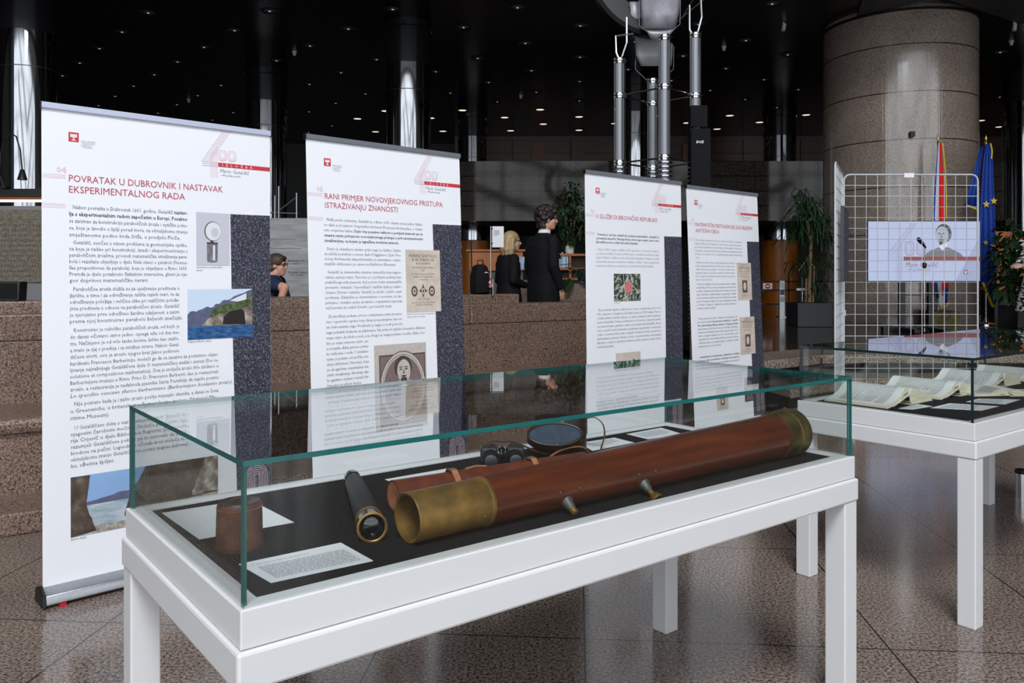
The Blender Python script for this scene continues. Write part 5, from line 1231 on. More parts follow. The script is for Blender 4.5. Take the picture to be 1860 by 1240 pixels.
# ------------------------------------------------------------------ counters, shelves and small things under the balcony
YC = 14.0
def cp(px_, py_, Y): p = at(px_, py_, Y); return p
a_, c_ = cp(852, 457, YC), cp(950, 492, YC)
t = thing('counter', 'orange wooden counter with a grey base behind the blonde woman', 'counter', (a_.x, YC, .25))
MB().box(0, c_.x - a_.x, 0, .5, c_.z - .25, a_.z - .25).build('front_panel', 'orange_wood', t, bevel=.01)
MB().box(.05, c_.x - a_.x, .05, .5, 0, c_.z - .25).build('base', 'hall_wall', t)
MB().box(-.05, c_.x - a_.x + .05, -.04, .54, a_.z - .25, a_.z - .21).build('top', 'orange_wood', t, bevel=.008)
b = MB(); q = cp(937, 466, YC); b.box(q.x - a_.x, q.x - a_.x + .20, -.012, -.002, q.z - .25 - .22, q.z - .25); b.build('notice_sheet', 'folder_blue', t)
YS2 = 12.6; a_, c_ = cp(1000, 460, YS2), cp(1075, 509, YS2)
t = thing('shelf_unit', 'orange wooden shelf unit right of the man in the suit', 'shelf unit', (a_.x, YS2, .25))
wS = c_.x - a_.x; zT, zB = a_.z - .25, c_.z - .25
for z in (zT - .04, (zT + zB) / 2 - .05, zB): MB().box(0, wS, 0, .35, z, z + .035).build('shelf', 'orange_wood', t, bevel=.004)
for x in (0, wS * .45, wS - .03): MB().box(x, x + .03, .0, .35, 0, zT - .04).build('upright', 'orange_wood', t)
MB().box(0, wS, .35, .37, 0, zT - .04).build('back_panel', 'brown_wood', t)
for i in range(9):
    x = wS * .07 + i * .026
    tag(MB().box(x, x + .02, .02, .24, 0, .2 + .02 * (i % 3)).build('brochure_folder', 'folder_blue' if i % 3 else 'paper', loc=(a_.x, YS2, .25 + (zT + zB) / 2 - .0148)), 'upright blue and white folder standing on the orange shelf', 'folder', 'folders standing on the orange shelf')
# granite desk right of the parapet end
YG = 10.75; a_, c_ = cp(925, 513, YG), cp(1240, 560, YG)
b = MB(); b.box(a_.x, c_.x - .2, YG, YG + .5, .25, a_.z); struct('wall_desk', b, 'parapet')
b = MB(); b.box(a_.x - .02, c_.x - .18, YG - .02, YG + .52, a_.z, a_.z + .035); struct('trim_10', b, 'black_gloss')
# sign on a thin pole, standing behind the curb
YQ = 7.9; p = cp(891.5, 411, YQ)
t = thing('sign_pole', 'thin silver pole holding a white notice left of the blonde woman', 'sign', (p.x, YQ, .25))
MB().tube([(0, 0, 0), (0, 0, p.z - .25)], .0065, 10).build('pole', 'chrome', t, smooth=40)
MB().lathe([(0, 0), (.13, 0), (.13, .012), (.02, .02), (0, .02)], 24, cap=False).build('base', 'chrome', t, smooth=40)
q0, q1 = cp(894, 411, YQ), cp(915, 449, YQ)
b = MB(); b.use('paper'); b.box(q0.x - p.x, q1.x - p.x, -.004, .0, q1.z - .25, q0.z - .25)
for i in range(7): rect(b, q0.x - p.x + .014, q0.x - p.x + .07 - .02 * (i == 6), q0.z - .29 - i * .008, q0.z - .287 - i * .008, 'ink', -.005)
b.build('notice', parent=t)
for z in (q0.z - .28, q1.z - .22): MB().box(-.004, .02, -.006, .004, z, z + .015).build('clip', 'black_plastic', t)
# parapet curb depth at a photo column
def curb(px_, off=.12, z=1.176):
    k = (px_ - 930) / F_PX
    o = Vector((-2.6, 4.216)) + PN * (1.26 + off)
    s = (o.x - k * o.y) / (k * PD.y - PD.x)
    q = o + PD * s; return Vector((q.x, q.y, z + .0005))
# black monitor on the parapet
t = thing('black_box', 'flat black box standing on the parapet below the stone tablet, at the left edge', 'box')
b = MB(); b.prism([(-.30, .0), (.07, .0), (.078, .125), (-.30, .13)], 0, .09); b.v = [Vector((v.x, v.z, v.y)) for v in b.v]; b.build('box_body', 'black_plastic', t, bevel=.006)
b = MB(); b.box(-.28, .06, -.003, -.0005, .012, .115); b.build('front_face', 'suit', t)
p = curb(14, .03); t.location = (p.x, p.y, p.z)

p = curb(871); k = p.y / F_PX
t = thing('backpack', 'black backpack with a small white mark standing on the parapet', 'backpack', tuple(p), .5)
ww = 27 * k / 2; hh = 55 * k
b = MB(); b.prism([(-ww, 0), (ww * .95, 0), (ww, hh * .55), (ww * .8, hh * .9), (ww * .2, hh), (-ww * .6, hh * .93), (-ww, hh * .6)], -.075, .075); b.v = [Vector((v.x, v.z, v.y)) for v in b.v]; b.build('bag_body', 'suit', t, bevel=.02, seg=3, smooth=60)
b = MB(); b.prism([(-ww * .8, .01), (ww * .75, .01), (ww * .78, hh * .45), (-ww * .8, hh * .45)], -.095, -.07); b.v = [Vector((v.x, v.z, v.y)) for v in b.v]; b.build('front_pocket', 'suit', t, bevel=.012, seg=3, smooth=60)
MB().tube([(-.02, 0, hh * .95), (-.02, 0, hh + .03), (.03, 0, hh + .035), (.04, 0, hh * .93)], .006, 8).build('handle', 'black_plastic', t, smooth=60)
b = MB(); rect(b, .01, .045, hh * .70, hh * .715, 'white_print', -.078); rect(b, .02, .035, hh * .725, hh * .735, 'white_print', -.078); b.build('mark', parent=t)
b = MB(); rect(b, .045, .062, hh * .36, hh * .41, 'grey_print', -.0965); b.build('tag', parent=t)
b = MB(); b.tube([(-ww, .02, hh * .7), (-ww * 1.15, .01, hh * 1.3), (-ww * 1.3, .0, hh * 1.75)], .006, 6); b.build('cord', 'black_plastic', t, smooth=60)
p = curb(890.5, .06); k = p.y / F_PX; hh = 29 * k
t = thing('drink_bottle', 'small plastic cola bottle with a red cap standing on the parapet', 'bottle', tuple(p))
MB().lathe([(.0, 0), (.024, .0), (.026, .01), (.024, .03), (.026, hh * .42)], 20, cap=False).build('cola_fill', 'cola', t, smooth=50)
MB().lathe([(.0262, hh * .42), (.0266, hh * .43), (.0266, hh * .62), (.0262, hh * .63)], 20, cap=False).build('label_band', 'pink_label', t, smooth=50)
MB().lathe([(.026, hh * .63), (.022, hh * .75), (.012, hh * .86), (.012, hh * .9)], 20, cap=False).build('neck', 'clear_plastic', t, smooth=50)
MB().lathe([(.0, hh), (.014, hh), (.014, hh * .89), (0, hh * .89)], 16, cap=False).build('cap', 'red_plastic', t, smooth=30)
p = curb(895.5, -.04); t = thing('steel_tube', 'thin bright steel tube standing in front of the cola bottle', 'steel tube', tuple(p)); k = p.y / F_PX
MB().tube([(0, 0, 0), (0, 0, 28 * k)], .006, 10).build('tube', 'chrome', t, smooth=40); MB().lathe([(0, 0), (.012, 0), (.012, .006), (0, .008)], 14, cap=False).build('foot', 'chrome', t)

# ------------------------------------------------------------------ right side, under the balcony
def stg(px_, Y): return ((px_ - 930) / F_PX * Y, Y, .5)
YB2 = 17.5; x0 = wx(1380, YB2); x1 = wx(1500, YB2)
t = thing('barrier', 'dark metal barrier with a red no entry sign behind the potted palm', 'barrier', (x0, YB2, .5)); kb = YB2 / F_PX; bz = lambda y_: H - (y_ - HY) * kb - .5
for y_ in (511, 527, 552): MB().box(0, x1 - x0, 0, .03, bz(y_ + 1.5), bz(y_ - 1)).build('rail', 'black_metal', t)
for px_ in (1381, 1433, 1497): MB().box((px_ - 1380) * kb - .012, (px_ - 1380) * kb + .012, 0, .03, 0, bz(500)).build('post', 'chrome' if px_ == 1433 else 'black_metal', t)
b = MB(); b.use('paper'); xs = (1394 - 1380) * kb; b.box(xs - .1, xs + .1, -.012, -.004, bz(525), bz(514)); pl(b, oval(xs, bz(519.5), .06, .055, 20), 'red_print', -.013); rect(b, xs - .042, xs + .042, bz(520.5), bz(518.5), 'white_print', -.0135); b.build('no_entry_sign', parent=t)
t = thing('leaflet_stand', 'narrow silver leaflet stand beside the barrier left of the palm', 'leaflet stand', stg(1421, 17.0)); k = 17.0 / F_PX
MB().box(-.055, .055, 0, .03, 0, 66 * k).build('panel', 'alu', t, bevel=.004)
b = MB(); 
for i in range(3): rect(b, -.045, .045, (66 - 13 - i * 13) * k, (66 - 3 - i * 13) * k, ('grey_print', 'ink', 'paper')[i], -.002)
b.build('leaflets', parent=t); MB().box(-.09, .09, -.1, .12, 0, .015).build('base', 'alu', t)
t = thing('gate_post', 'steel post with a flat top bar behind the palm trunk', 'post', stg(1457, 16.6)); k = 16.6 / F_PX
MB().tube([(0, 0, 0), (0, 0, 50 * k)], .022, 12).build('pole', 'chrome', t, smooth=40); MB().box(-.12, .14, -.03, .03, 50 * k, 54 * k).build('top_bar', 'alu', t)
# orange counter at the right edge
YO = 16.8; a_ = cp(1838, 420, YO)
t = thing('information_desk', 'orange wooden desk behind the leafy plant at the right edge', 'desk', (a_.x, YO, .5))
MB().box(-.35, 1.6, 0, .5, .0, .55).build('base', 'dark_wall', t); MB().box(-.35, 1.6, -.03, .5, .55, a_.z - .5).build('front_panel', 'orange_wood', t, bevel=.01)
b = MB(); b.box(.02, .3, -.05, -.035, a_.z - .5 - .42, a_.z - .5 - .18); b.build('white_board', 'paper', t)
# low steel cylinder on the floor at the right edge
p = on(1862, 905, 0); t = thing('floor_ashtray', 'low polished steel cylinder with a black rim on the floor at the right edge', 'bin', (p.x + .01, p.y + .05, 0))
MB().lathe([(.0, 0), (.035, 0), (.035, .145), (.03, .146)], 28, cap=False).build('body', 'chrome', t, smooth=40); MB().lathe([(.036, .14), (.038, .145), (.038, .16), (.03, .165), (0, .15)], 28, cap=False).build('rim', 'black_plastic', t, smooth=40)
# cable on the stage edge
pts = [at(1497, 638, 9.0), at(1492, 648, 8.9), at(1475, 657, 8.6), at(1440, 664, 8.1)]
t = tag(MB().tube([(wx(1494, 9.3), 9.3, .508), (wx(1494, 8.95), 8.95, .51), (wx(1491, 8.76), 8.76, .5), (wx(1490, 8.70), 8.66, .44), (wx(1488, 8.6), 8.64, .315), (wx(1470, 8.4), 8.42, .308), (wx(1440, 8.0), 8.10, .308)], .008, 6).build('cable', 'black_plastic', smooth=60), 'black cable hanging over the pale stage edge', 'cable')

# ------------------------------------------------------------------ plants
def leaf(b, base, d, ln, wd, droop, up=(0, 0, 1), seg=4):
    """one narrow or broad leaf bending down"""
    d = Vector(d).normalized(); s = d.cross(Vector(up)); s = s.normalized() if s.length > .01 else Vector((1, 0, 0)); v = []; f = []
    for i in range(seg + 1):
        q = i / seg; c = Vector(base) + d * ln * q + Vector((0, 0, -droop * ln * q * q)); ww = wd * math.sin(math.pi * min(.98, .08 + q * .92)) / 2
        v += [c - s * ww, c + Vector((0, 0, -.15 * ww)), c + s * ww]
    for i in range(seg):
        f += [(i * 3, i * 3 + 1, i * 3 + 4, i * 3 + 3), (i * 3 + 1, i * 3 + 2, i * 3 + 5, i * 3 + 4)]
    b.add(v, f)
YPM = 13.9; kp = YPM / F_PX
t = thing('potted_palm', 'tall potted palm with drooping narrow leaves in a dark square planter', 'plant', stg(1470, YPM)); pz = lambda y_: H - (y_ - HY) * kp - .5; pxx = lambda p_: (p_ - 1470) * kp
MB().prism([(-.30, -.30), (.28, -.30), (.28, .28), (-.30, .28)], 0, .40).build('planter', 'planter', t, bevel=.01)
MB().box(-.27, .25, -.27, .25, .395, .402).build('soil', 'suit', t)
b = MB(); b.tube([(0, 0, .39), (.01, 0, 1.0), (.03, .0, pz(440)), (-.03, 0, pz(400))], [.035, .03, .028, .02], 10); b.tube([(.08, .05, .39), (.1, .05, 1.0), (.04, .0, pz(480))], [.02, .018, .015], 8); b.tube([(-.08, -.05, .39), (-.06, -.03, .8), (.02, .0, pz(510))], [.018, .016, .012], 8)
b.tube([(.02, 0, pz(465)), (-.12, -.05, pz(480)), (-.2, -.06, pz(492))], .01, 6); b.build('trunk', 'trunk', t, smooth=50)
b = MB(); r = random.Random(3)
for cx, cy, n, sp in ((1468, 372, 120, 1), (1450, 395, 80, .9), (1490, 395, 100, .9), (1500, 425, 70, .8), (1440, 420, 50, .7), (1455, 480, 60, .7), (1480, 520, 60, .6), (1505, 470, 60, .7), (1458, 350, 40, .8)):
    for i in range(n):
        a1 = r.uniform(0, 6.283); el = r.uniform(-.5, .9)
        base = (pxx(cx) + r.gauss(0, .10), r.gauss(0, .10), pz(cy) + r.gauss(0, .07))
        leaf(b, base, (math.cos(a1) * math.cos(el), math.sin(a1) * math.cos(el), math.sin(el)), r.uniform(.22, .42) * sp, r.uniform(.018, .03), r.uniform(.5, 1.3))
b.build('foliage', 'leaf', t)['kind'] = 'stuff'
def bush(name, lab, loc, blobs, n, ln, wd, mt, pot=None, seed=1, stems=True):
    t = thing(name, lab, 'plant', loc); b = MB(); r = random.Random(seed)
    for (x, y, z, rad) in blobs:
        for i in range(n):
            d = Vector((r.gauss(0, 1), r.gauss(0, 1), r.gauss(.2, 1))).normalized(); q = Vector((x, y, z)) + d * rad * r.random() ** .5
            leaf(b, q, d + Vector((0, 0, r.uniform(-.3, .6))), ln * r.uniform(.7, 1.2), wd * r.uniform(.8, 1.2), r.uniform(.2, .8), seg=3)
    b.build('foliage', mt, t)['kind'] = 'stuff'
    if stems:
        b = MB()
        for (x, y, z, rad) in blobs: b.tube([(x * .1, y * .1, .1), (x * .5, y * .5, z * .55), (x, y, z)], [.016, .012, .006], 6)
        b.build('stems', 'trunk', t, smooth=50)
    if pot: MB().lathe([(0, 0), (pot * .8, 0), (pot, pot * 1.5), (pot * .9, pot * 1.5), (0, pot * 1.4)], 24, cap=False).build('pot', 'cream_plastic', t, smooth=40)
    return t
zsh = .25 + zT
bush('potted_bush', 'leafy dark green plant in a white pot on the orange shelf', (wx(1036, YS2), YS2 + .17, zsh), [(-.12, 0, .75, .16), (.05, 0, .95, .15), (.12, 0, .7, .2), (-.05, 0, .5, .2), (.2, 0, .45, .2), (-.15, 0, .35, .14), (0, 0, .25, .12)], 90, .10, .05, 'leaf', .08, 5)
p = at(1050, 520, 9.6)
t = thing('broadleaf_plant', 'broad leaved plant spilling over the granite desk right of the man', 'plant', (wx(1062, 10.95), 10.95, 1.29)); r = random.Random(8)
b = MB()
for px_, py_, ln, an, wd_ in ((1025, 500, .28, 190, .10), (1012, 482, .26, 120, .09), (1035, 505, .22, 250, .1), (1048, 500, .22, 300, .11), (1040, 520, .2, 260, .1), (1024, 522, .2, 200, .09), (1050, 512, .24, 340, .11), (1018, 470, .28, 100, .08), (1010, 500, .2, 170, .07), (1055, 490, .25, 60, .1), (1030, 512, .24, 225, .1), (1044, 490, .25, 120, .1)):
    q = at(px_, py_, 10.7) - t.location; leaf(b, (q.x, q.y, max(q.z, .0)), (math.cos(R(an)), -.3, .25 * math.sin(R(an))), ln, wd_, .25, seg=5)
b.build('leaves', 'leaf', t)
b = MB()
for px_, py_ in ((1025, 500), (1012, 482), (1040, 520), (1050, 505), (1024, 522)):
    q = at(px_, py_, 10.7) - t.location; b.tube([(0, 0, .1), (q.x * .5, q.y * .5, max(.05, q.z * .6) + .1), (q.x, q.y, max(q.z, .0))], .006, 6)
b.build('stems', 'leaf_pale', t, smooth=50); MB().lathe([(0, 0), (.09, 0), (.11, .14), (0, .13)], 20, cap=False).build('pot', 'planter', t, smooth=40)
bush('leafy_plant', 'dense broad leaved plant in a dark planter right of the blue flag', stg(1838, 13.5), [(-.02, 0, 1.55, .22), (-.14, .05, 1.25, .22), (.1, 0, 1.3, .24), (-.05, 0, .98, .24), (.15, .1, 1.0, .22), (-.12, 0, .72, .2), (.08, 0, .75, .22), (.2, 0, .6, .16)], 60, .19, .085, 'leaf', None, 11)
o = MB().box(-.06, .55, -.25, .3, 0, .36).build('planter', 'planter', bpy.data.objects['leafy_plant'], bevel=.01)

# ------------------------------------------------------------------ people
def capsule(b, p0, p1, r0, r1, seg=12):
    P0, P1 = Vector(p0), Vector(p1); path = []; rr = []
    d = (P1 - P0); L = d.length; d.normalize()
    for q in (90, 60, 30, 8): path.append(P0 - d * r0 * math.sin(R(q))); rr.append(max(.0005, r0 * math.cos(R(q))))
    for q in (8, 30, 60, 90): path.append(P1 + d * r1 * math.sin(R(q))); rr.append(max(.0005, r1 * math.cos(R(q))))
    b.tube(path, rr, seg)
def chain(b, pts, seg=12):
    for (p, r), (q, s) in zip(pts, pts[1:]): capsule(b, p, q, r, s, seg)
def blend(name, mb, mt, parent, voxel=.008, smooth_it=4):
    """one continuous surface out of overlapping volumes"""
    o = mb.build(name, mt)
    md = o.modifiers.new('r', 'REMESH'); md.mode = 'VOXEL'; md.voxel_size = voxel
    ms = o.modifiers.new('s', 'SMOOTH'); ms.factor = .5; ms.iterations = smooth_it
    dg = bpy.context.evaluated_depsgraph_get(); dg.update()
    me = bpy.data.meshes.new_from_object(o.evaluated_get(dg)); o.modifiers.clear(); old = o.data; o.data = me; bpy.data.meshes.remove(old)
    me.polygons.foreach_set('use_smooth', [True] * len(me.polygons)); me.materials.clear(); me.materials.append(M[mt]); o.parent = parent
    return o
def head_volumes(b, c, turn=0, s=1.0):
    """head facing +x, c = middle of the skull"""
    X0 = b.X; b.X = X0 @ Matrix.Translation(c) @ Matrix.Rotation(turn, 4, 'Z') @ Matrix.Scale(s, 4)
    b.ball((-.01, 0, .03), (.098, .076, .095), 20, 14)               # skull
    b.ball((.035, 0, -.035), (.062, .058, .085), 18, 12)             # face
    b.ball((.055, 0, -.095), (.035, .036, .028), 14, 10)             # chin
    b.ball((.078, 0, .028), (.022, .05, .018), 12, 8)                # brow
    chain(b, [((.088, 0, .012), .009), ((.112, 0, -.028), .0135)], 10)   # nose
    b.ball((.104, 0, -.033), (.012, .018, .010), 10, 8)
    b.ball((.086, 0, -.062), (.014, .024, .007), 10, 6); b.ball((.084, 0, -.073), (.014, .021, .007), 10, 6)   # lips
    for sg in (-1, 1):
        b.ball((-.005, sg * .076, -.012), (.022, .009, .032), 12, 8)
        b.ball((.062, sg * .042, -.03), (.022, .018, .022), 10, 8)   # cheek
    b.X = X0
def eyes(parent, c, turn=0, s=1.0):
    X0 = Matrix.Translation(c) @ Matrix.Rotation(turn, 4, 'Z') @ Matrix.Scale(s, 4); b = MB(X0)
    for sg in (-1, 1): b.ball((.083, sg * .032, .008), (.011, .013, .008), 12, 8)
    b.build('eyes', 'leather_dark', parent, smooth=80)
def hand_volumes(b, w, d, side=1, curl=.4, s=1.0):
    """palm and five fingers from wrist w, pointing along d"""
    d = Vector(d).normalized(); sd = Vector((1, 0, 0)) if abs(d.x) < .8 else Vector((0, 0, 1)); sd = (sd - d * sd.dot(d)).normalized(); nn = d.cross(sd) * side
    w = Vector(w)
    for k in (-1, 0, 1): capsule(b, w + sd * .014 * k, w + d * .075 * s + sd * .022 * k, .014 * s, .012 * s, 10)
    for k, ln in ((-1.5, .062), (-.5, .075), (.5, .08), (1.5, .07)):
        p0 = w + d * .078 * s + sd * .0165 * k; p1 = p0 + d * ln * .5 * s + nn * ln * .18 * curl; p2 = p1 + d * ln * .4 * s * (1 - curl * .4) + nn * ln * .45 * curl
        chain(b, [(p0, .0092 * s), (p1, .0085 * s), (p2, .007 * s)], 8)
    t0 = w + d * .02 * s + sd * .02; t1 = t0 + d * .035 * s + sd * .026 + nn * .01; t2 = t1 + d * .028 * s + sd * .004 + nn * .012
    chain(b, [(t0, .012 * s), (t1, .0098 * s), (t2, .008 * s)], 8)

# --- standing man in a black suit, seen from his right and behind, facing right
YM = 9.3; xm = wx(987, YM)
t = thing('person', 'standing man with curly dark hair in a black suit behind the parapet, facing right', 'person', (xm, YM, .25), R(34))
HC = (.055, 0, 1.735); HT = R(-26)
arms = {}
for sg in (-1, 1): arms[sg] = [(-.015, sg * .195, 1.475), (-.03, sg * .235, 1.19), (.075, sg * .225, .945)]
b = MB()
chain(b, [((0, 0, .96), .13), ((-.01, 0, 1.15), .125), ((-.015, 0, 1.36), .14), ((-.01, 0, 1.47), .10), ((.0, 0, 1.55), .06), ((.03, 0, 1.66), .055)])
head_volumes(b, HC, HT)
for sg in (-1, 1):
    a = arms[sg]; chain(b, [((0, sg * .1, 1.47), .06), (a[0], .058), (a[1], .044), (a[2], .030)]); hand_volumes(b, a[2], Vector((.25, 0, -1)), sg, .6)
    chain(b, [((0, sg * .09, .95), .10), ((.02, sg * .10, .52), .062), ((-.01, sg * .105, .09), .042), ((.02, sg * .105, .05), .04), ((.14, sg * .115, .03), .032)])
blend('body', b, 'skin', t, .008)
eyes(t, HC, HT)
b = MB()
for y_, z_, rx in ((0, 1.0, 0), ):
    pass
def torso(b, rows, seg=28):
    """rows of (z, x centre, half depth, half width)"""
    v = []; f = []; n = len(rows)
    for (z, x, rx, ry) in rows:
        for k in range(seg):
            q = 2 * math.pi * k / seg; c, s = math.cos(q), math.sin(q)
            v.append((x + rx * math.copysign(abs(c) ** .85, c), ry * math.copysign(abs(s) ** .85, s), z))
    for i in range(n - 1):
        for k in range(seg): k2 = (k + 1) % seg; f.append((i * seg + k, i * seg + k2, (i + 1) * seg + k2, (i + 1) * seg + k))
    f += [tuple(range(seg))[::-1], tuple((n - 1) * seg + k for k in range(seg))]
    b.add(v, f)
torso(b, [(.80, .0, .155, .215), (.95, -.005, .152, .21), (1.12, -.005, .14, .195), (1.28, -.01, .15, .21), (1.42, -.015, .145, .225), (1.50, -.012, .11, .19), (1.55, -.01, .075, .10), (1.575, -.008, .066, .075)])
for sg in (-1, 1):
    a = arms[sg]; chain(b, [((-.01, sg * .13, 1.475), .075), (a[0], .076), ((-.03, sg * .232, 1.20), .064), ((.068, sg * .225, .965), .049)])
blend('suit_jacket', b, 'suit', t, .009, 3)
b = MB(); b.lathe([(.064, 1.555), (.070, 1.555), (.066, 1.61), (.060, 1.61)], 28, cap=False); b.v = [Vector((v.x * 1.05 + .004 + (v.z - 1.55) * .25, v.y, v.z)) for v in b.v]
b.build('shirt_collar', 'shirt', t, smooth=50)
for sg in (-1, 1):
    b = MB(); a = arms[sg]; d = (Vector(a[2]) - Vector(a[1])).normalized(); b.tube([Vector(a[2]) - d * .03, Vector(a[2]) + d * .008], .037, 16); b.build('shirt_cuff', 'shirt', t, smooth=50)
b = MB()
for sg in (-1, 1): chain(b, [((0, sg * .085, .93), .125), ((.02, sg * .10, .52), .088), ((-.01, sg * .105, .10), .075)])
blend('trousers', b, 'suit', t, .012, 3)
for sg in (-1, 1): b = MB(); chain(b, [((-.02, sg * .105, .045), .045), ((.17, sg * .115, .035), .034)]); b.build('shoe', 'shoe', t, smooth=60)
b = MB(Matrix.Translation(HC) @ Matrix.Rotation(HT, 4, 'Z')); r = random.Random(2)
b.ball((-.02, 0, .045), (.115, .098, .100), 18, 12)
for i in range(150):                                                 # curls
    th = r.uniform(0, 6.283); ph = r.uniform(-.75, 1.5); d = Vector((math.cos(th) * math.cos(ph), math.sin(th) * math.cos(ph), math.sin(ph)))
    if d.x > .25 and d.z < .35: continue
    b.ball((-.02 + d.x * .112, d.y * .098, .04 + d.z * .105), r.uniform(.017, .030), 8, 6)
for i in range(40):
    th = r.uniform(1.9, 4.4); b.ball((-.02 + .088 * math.cos(th), .078 * math.sin(th), r.uniform(-.10, -.02)), r.uniform(.016, .026), 8, 6)
for i in range(14): b.ball((r.uniform(.06, .10), r.uniform(-.06, .06), r.uniform(.075, .115)), r.uniform(.016, .024), 8, 6)
blend('hair', b, 'hair_dark', t, .006, 1)
b = MB(Matrix.Translation(HC) @ Matrix.Rotation(HT, 4, 'Z')); b.ball((.0, -.086, -.014), (.008, .006, .010), 8, 6); b.build('earbud', 'white_print', t, smooth=60)

# --- woman with blond hair and black jacket, facing right, holding a sheet
YW = 9.75; xw = wx(924, YW)
t = thing('person', 'blonde woman in a black jacket behind the parapet, facing right and holding a sheet', 'person', (xw, YW, .25), R(26))
s0 = .90; HC = (.045, 0, 1.50)
arm = {-1: [(-.01, -.165, 1.29), (-.035, -.205, 1.04), (.15, -.14, .98)], 1: [(-.01, .165, 1.29), (-.03, .205, 1.04), (.17, .10, 1.0)]}
b = MB()
chain(b, [((0, 0, .84), .125), ((-.005, 0, 1.0), .105), ((-.01, 0, 1.18), .12), ((-.005, 0, 1.29), .085), ((.005, 0, 1.35), .048), ((.03, 0, 1.44), .046)])
head_volumes(b, HC, R(-18), .93)
for sg in (-1, 1):
    a = arm[sg]; chain(b, [((0, sg * .09, 1.285), .05), (a[0], .048), (a[1], .036), (a[2], .025)]); hand_volumes(b, a[2], Vector((1, .25 * -sg, .12)), sg, .5, .88)
    chain(b, [((0, sg * .085, .83), .10), ((.015, sg * .09, .45), .056), ((-.01, sg * .09, .08), .036), ((.13, sg * .10, .025), .027)])
blend('body', b, 'skin_pale', t, .008)
eyes(t, HC, R(-18), .93)
b = MB(); torso(b, [(.70, 0, .135, .185), (.84, 0, .14, .19), (1.0, -.005, .118, .16), (1.13, -.005, .135, .18), (1.24, -.012, .125, .19), (1.31, -.01, .095, .155), (1.35, -.005, .06, .08), (1.365, -.004, .054, .062)])
for sg in (-1, 1): a = arm[sg]; d = (Vector(a[2]) - Vector(a[1])); chain(b, [((-.005, sg * .11, 1.285), .064), (a[0], .064), (a[1], .056), (Vector(a[1]) + d * .93, .042)])
blend('jacket', b, 'suit', t, .009, 3)
b = MB()
for sg in (-1, 1): chain(b, [((0, sg * .075, .80), .11), ((.015, sg * .09, .45), .075), ((-.01, sg * .09, .09), .06)])
blend('trousers', b, 'suit', t, .012, 3)
for sg in (-1, 1): b = MB(); chain(b, [((-.02, sg * .09, .04), .038), ((.15, sg * .10, .03), .028)]); b.build('shoe', 'shoe', t, smooth=60)
b = MB(Matrix.Translation(HC)); b.ball((-.018, 0, .035), (.105, .086, .094), 20, 14); b.ball((-.06, 0, -.04), (.072, .088, .12), 18, 12)
for sg in (-1, 1): chain(b, [((-.03, sg * .072, .02), .036), ((-.04, sg * .082, -.09), .034), ((-.045, sg * .078, -.155), .024)])
chain(b, [((-.085, 0, 0), .05), ((-.098, 0, -.10), .05), ((-.092, 0, -.165), .035)]); chain(b, [((-.08, -.045, 0), .04), ((-.092, -.05, -.10), .045), ((-.085, -.05, -.165), .03)]); chain(b, [((-.08, .045, 0), .04), ((-.092, .05, -.10), .045), ((-.085, .05, -.165), .03)])
blend('hair', b, 'hair_blond', t, .006, 3)
p = Vector((xw, YW, .25)) + Matrix.Rotation(R(26), 3, 'Z') @ Vector((.30, -.02, .985))
b = MB(Matrix.Rotation(R(-25), 4, 'Y')); b.box(-.02, .16, -.10, .11, 0, .001); o = b.build('paper_sheet', 'paper'); tag(o, 'white sheet held by the blonde woman', 'paper'); o.location = p; o.rotation_euler = (0, 0, R(26))

# --- seated man in a navy shirt with glasses, resting his arm on the parapet
pc_ = curb(512, .55, 0); xs, ys = pc_.x, pc_.y
YS_ = 8.4; xs = wx(499, YS_)
t = thing('person', 'seated man in a navy shirt and glasses leaning on the parapet before the grey poster', 'person', (xs, YS_, .25), R(-4))
sc_ = 1.0; zH = H + 20 * YS_ / F_PX - .25                            # middle of the head
HC = (.03, 0, zH); sz = zH - .17
b = MB()
chain(b, [((-.06, 0, sz - .42), .14), ((-.05, 0, sz - .2), .14), ((-.04, 0, sz - .02), .12), ((-.015, 0, sz + .04), .065), ((.01, 0, sz + .10), .058)])
head_volumes(b, HC, R(-4), .88)
armR = [(-.03, -.19, sz), (.07, -.34, sz - .17), (.16, -.22, sz - .19)]
armR = [(-.02, -.185, sz - .01), (.19, -.24, sz - .05), (.13, -.27, sz - .26)]
armL = [(-.02, .18, sz), (.06, .24, sz - .25), (.26, .10, sz - .28)]
for sg, a in ((-1, armR), (1, armL)): chain(b, [((-.02, sg * .1, sz), .06), (a[0], .055), (a[1], .044), (a[2], .030)]); hand_volumes(b, a[2], (Vector(a[2]) - Vector(a[1])), sg, .7)
for sg in (-1, 1): chain(b, [((-.06, sg * .1, sz - .45), .10), ((.36, sg * .13, sz - .42), .07), ((.38, sg * .13, .12), .045), ((.46, sg * .14, .04), .035)])
blend('body', b, 'skin', t, .008)
eyes(t, HC, R(-4), .88)
b = MB(); torso(b, [(sz - .48, -.06, .16, .19), (sz - .25, -.055, .155, .19), (sz - .08, -.045, .145, .205), (sz + .01, -.035, .11, .18), (sz + .055, -.02, .075, .1), (sz + .075, -.015, .064, .072)])
for sg, a in ((-1, armR), (1, armL)): m = Vector(a[0]).lerp(Vector(a[1]), .62); chain(b, [((-.02, sg * .12, sz), .07), (a[0], .07), (m, .06)])
blend('shirt', b, 'navy', t, .009, 3)
b = MB()
for sg in (-1, 1): chain(b, [((-.06, sg * .1, sz - .47), .12), ((.36, sg * .13, sz - .43), .085), ((.38, sg * .13, .10), .065)])
blend('trousers', b, 'suit', t, .012, 3)
for sg in (-1, 1): b = MB(); chain(b, [((.36, sg * .13, .045), .045), ((.52, sg * .14, .035), .034)]); b.build('shoe', 'shoe', t, smooth=60)
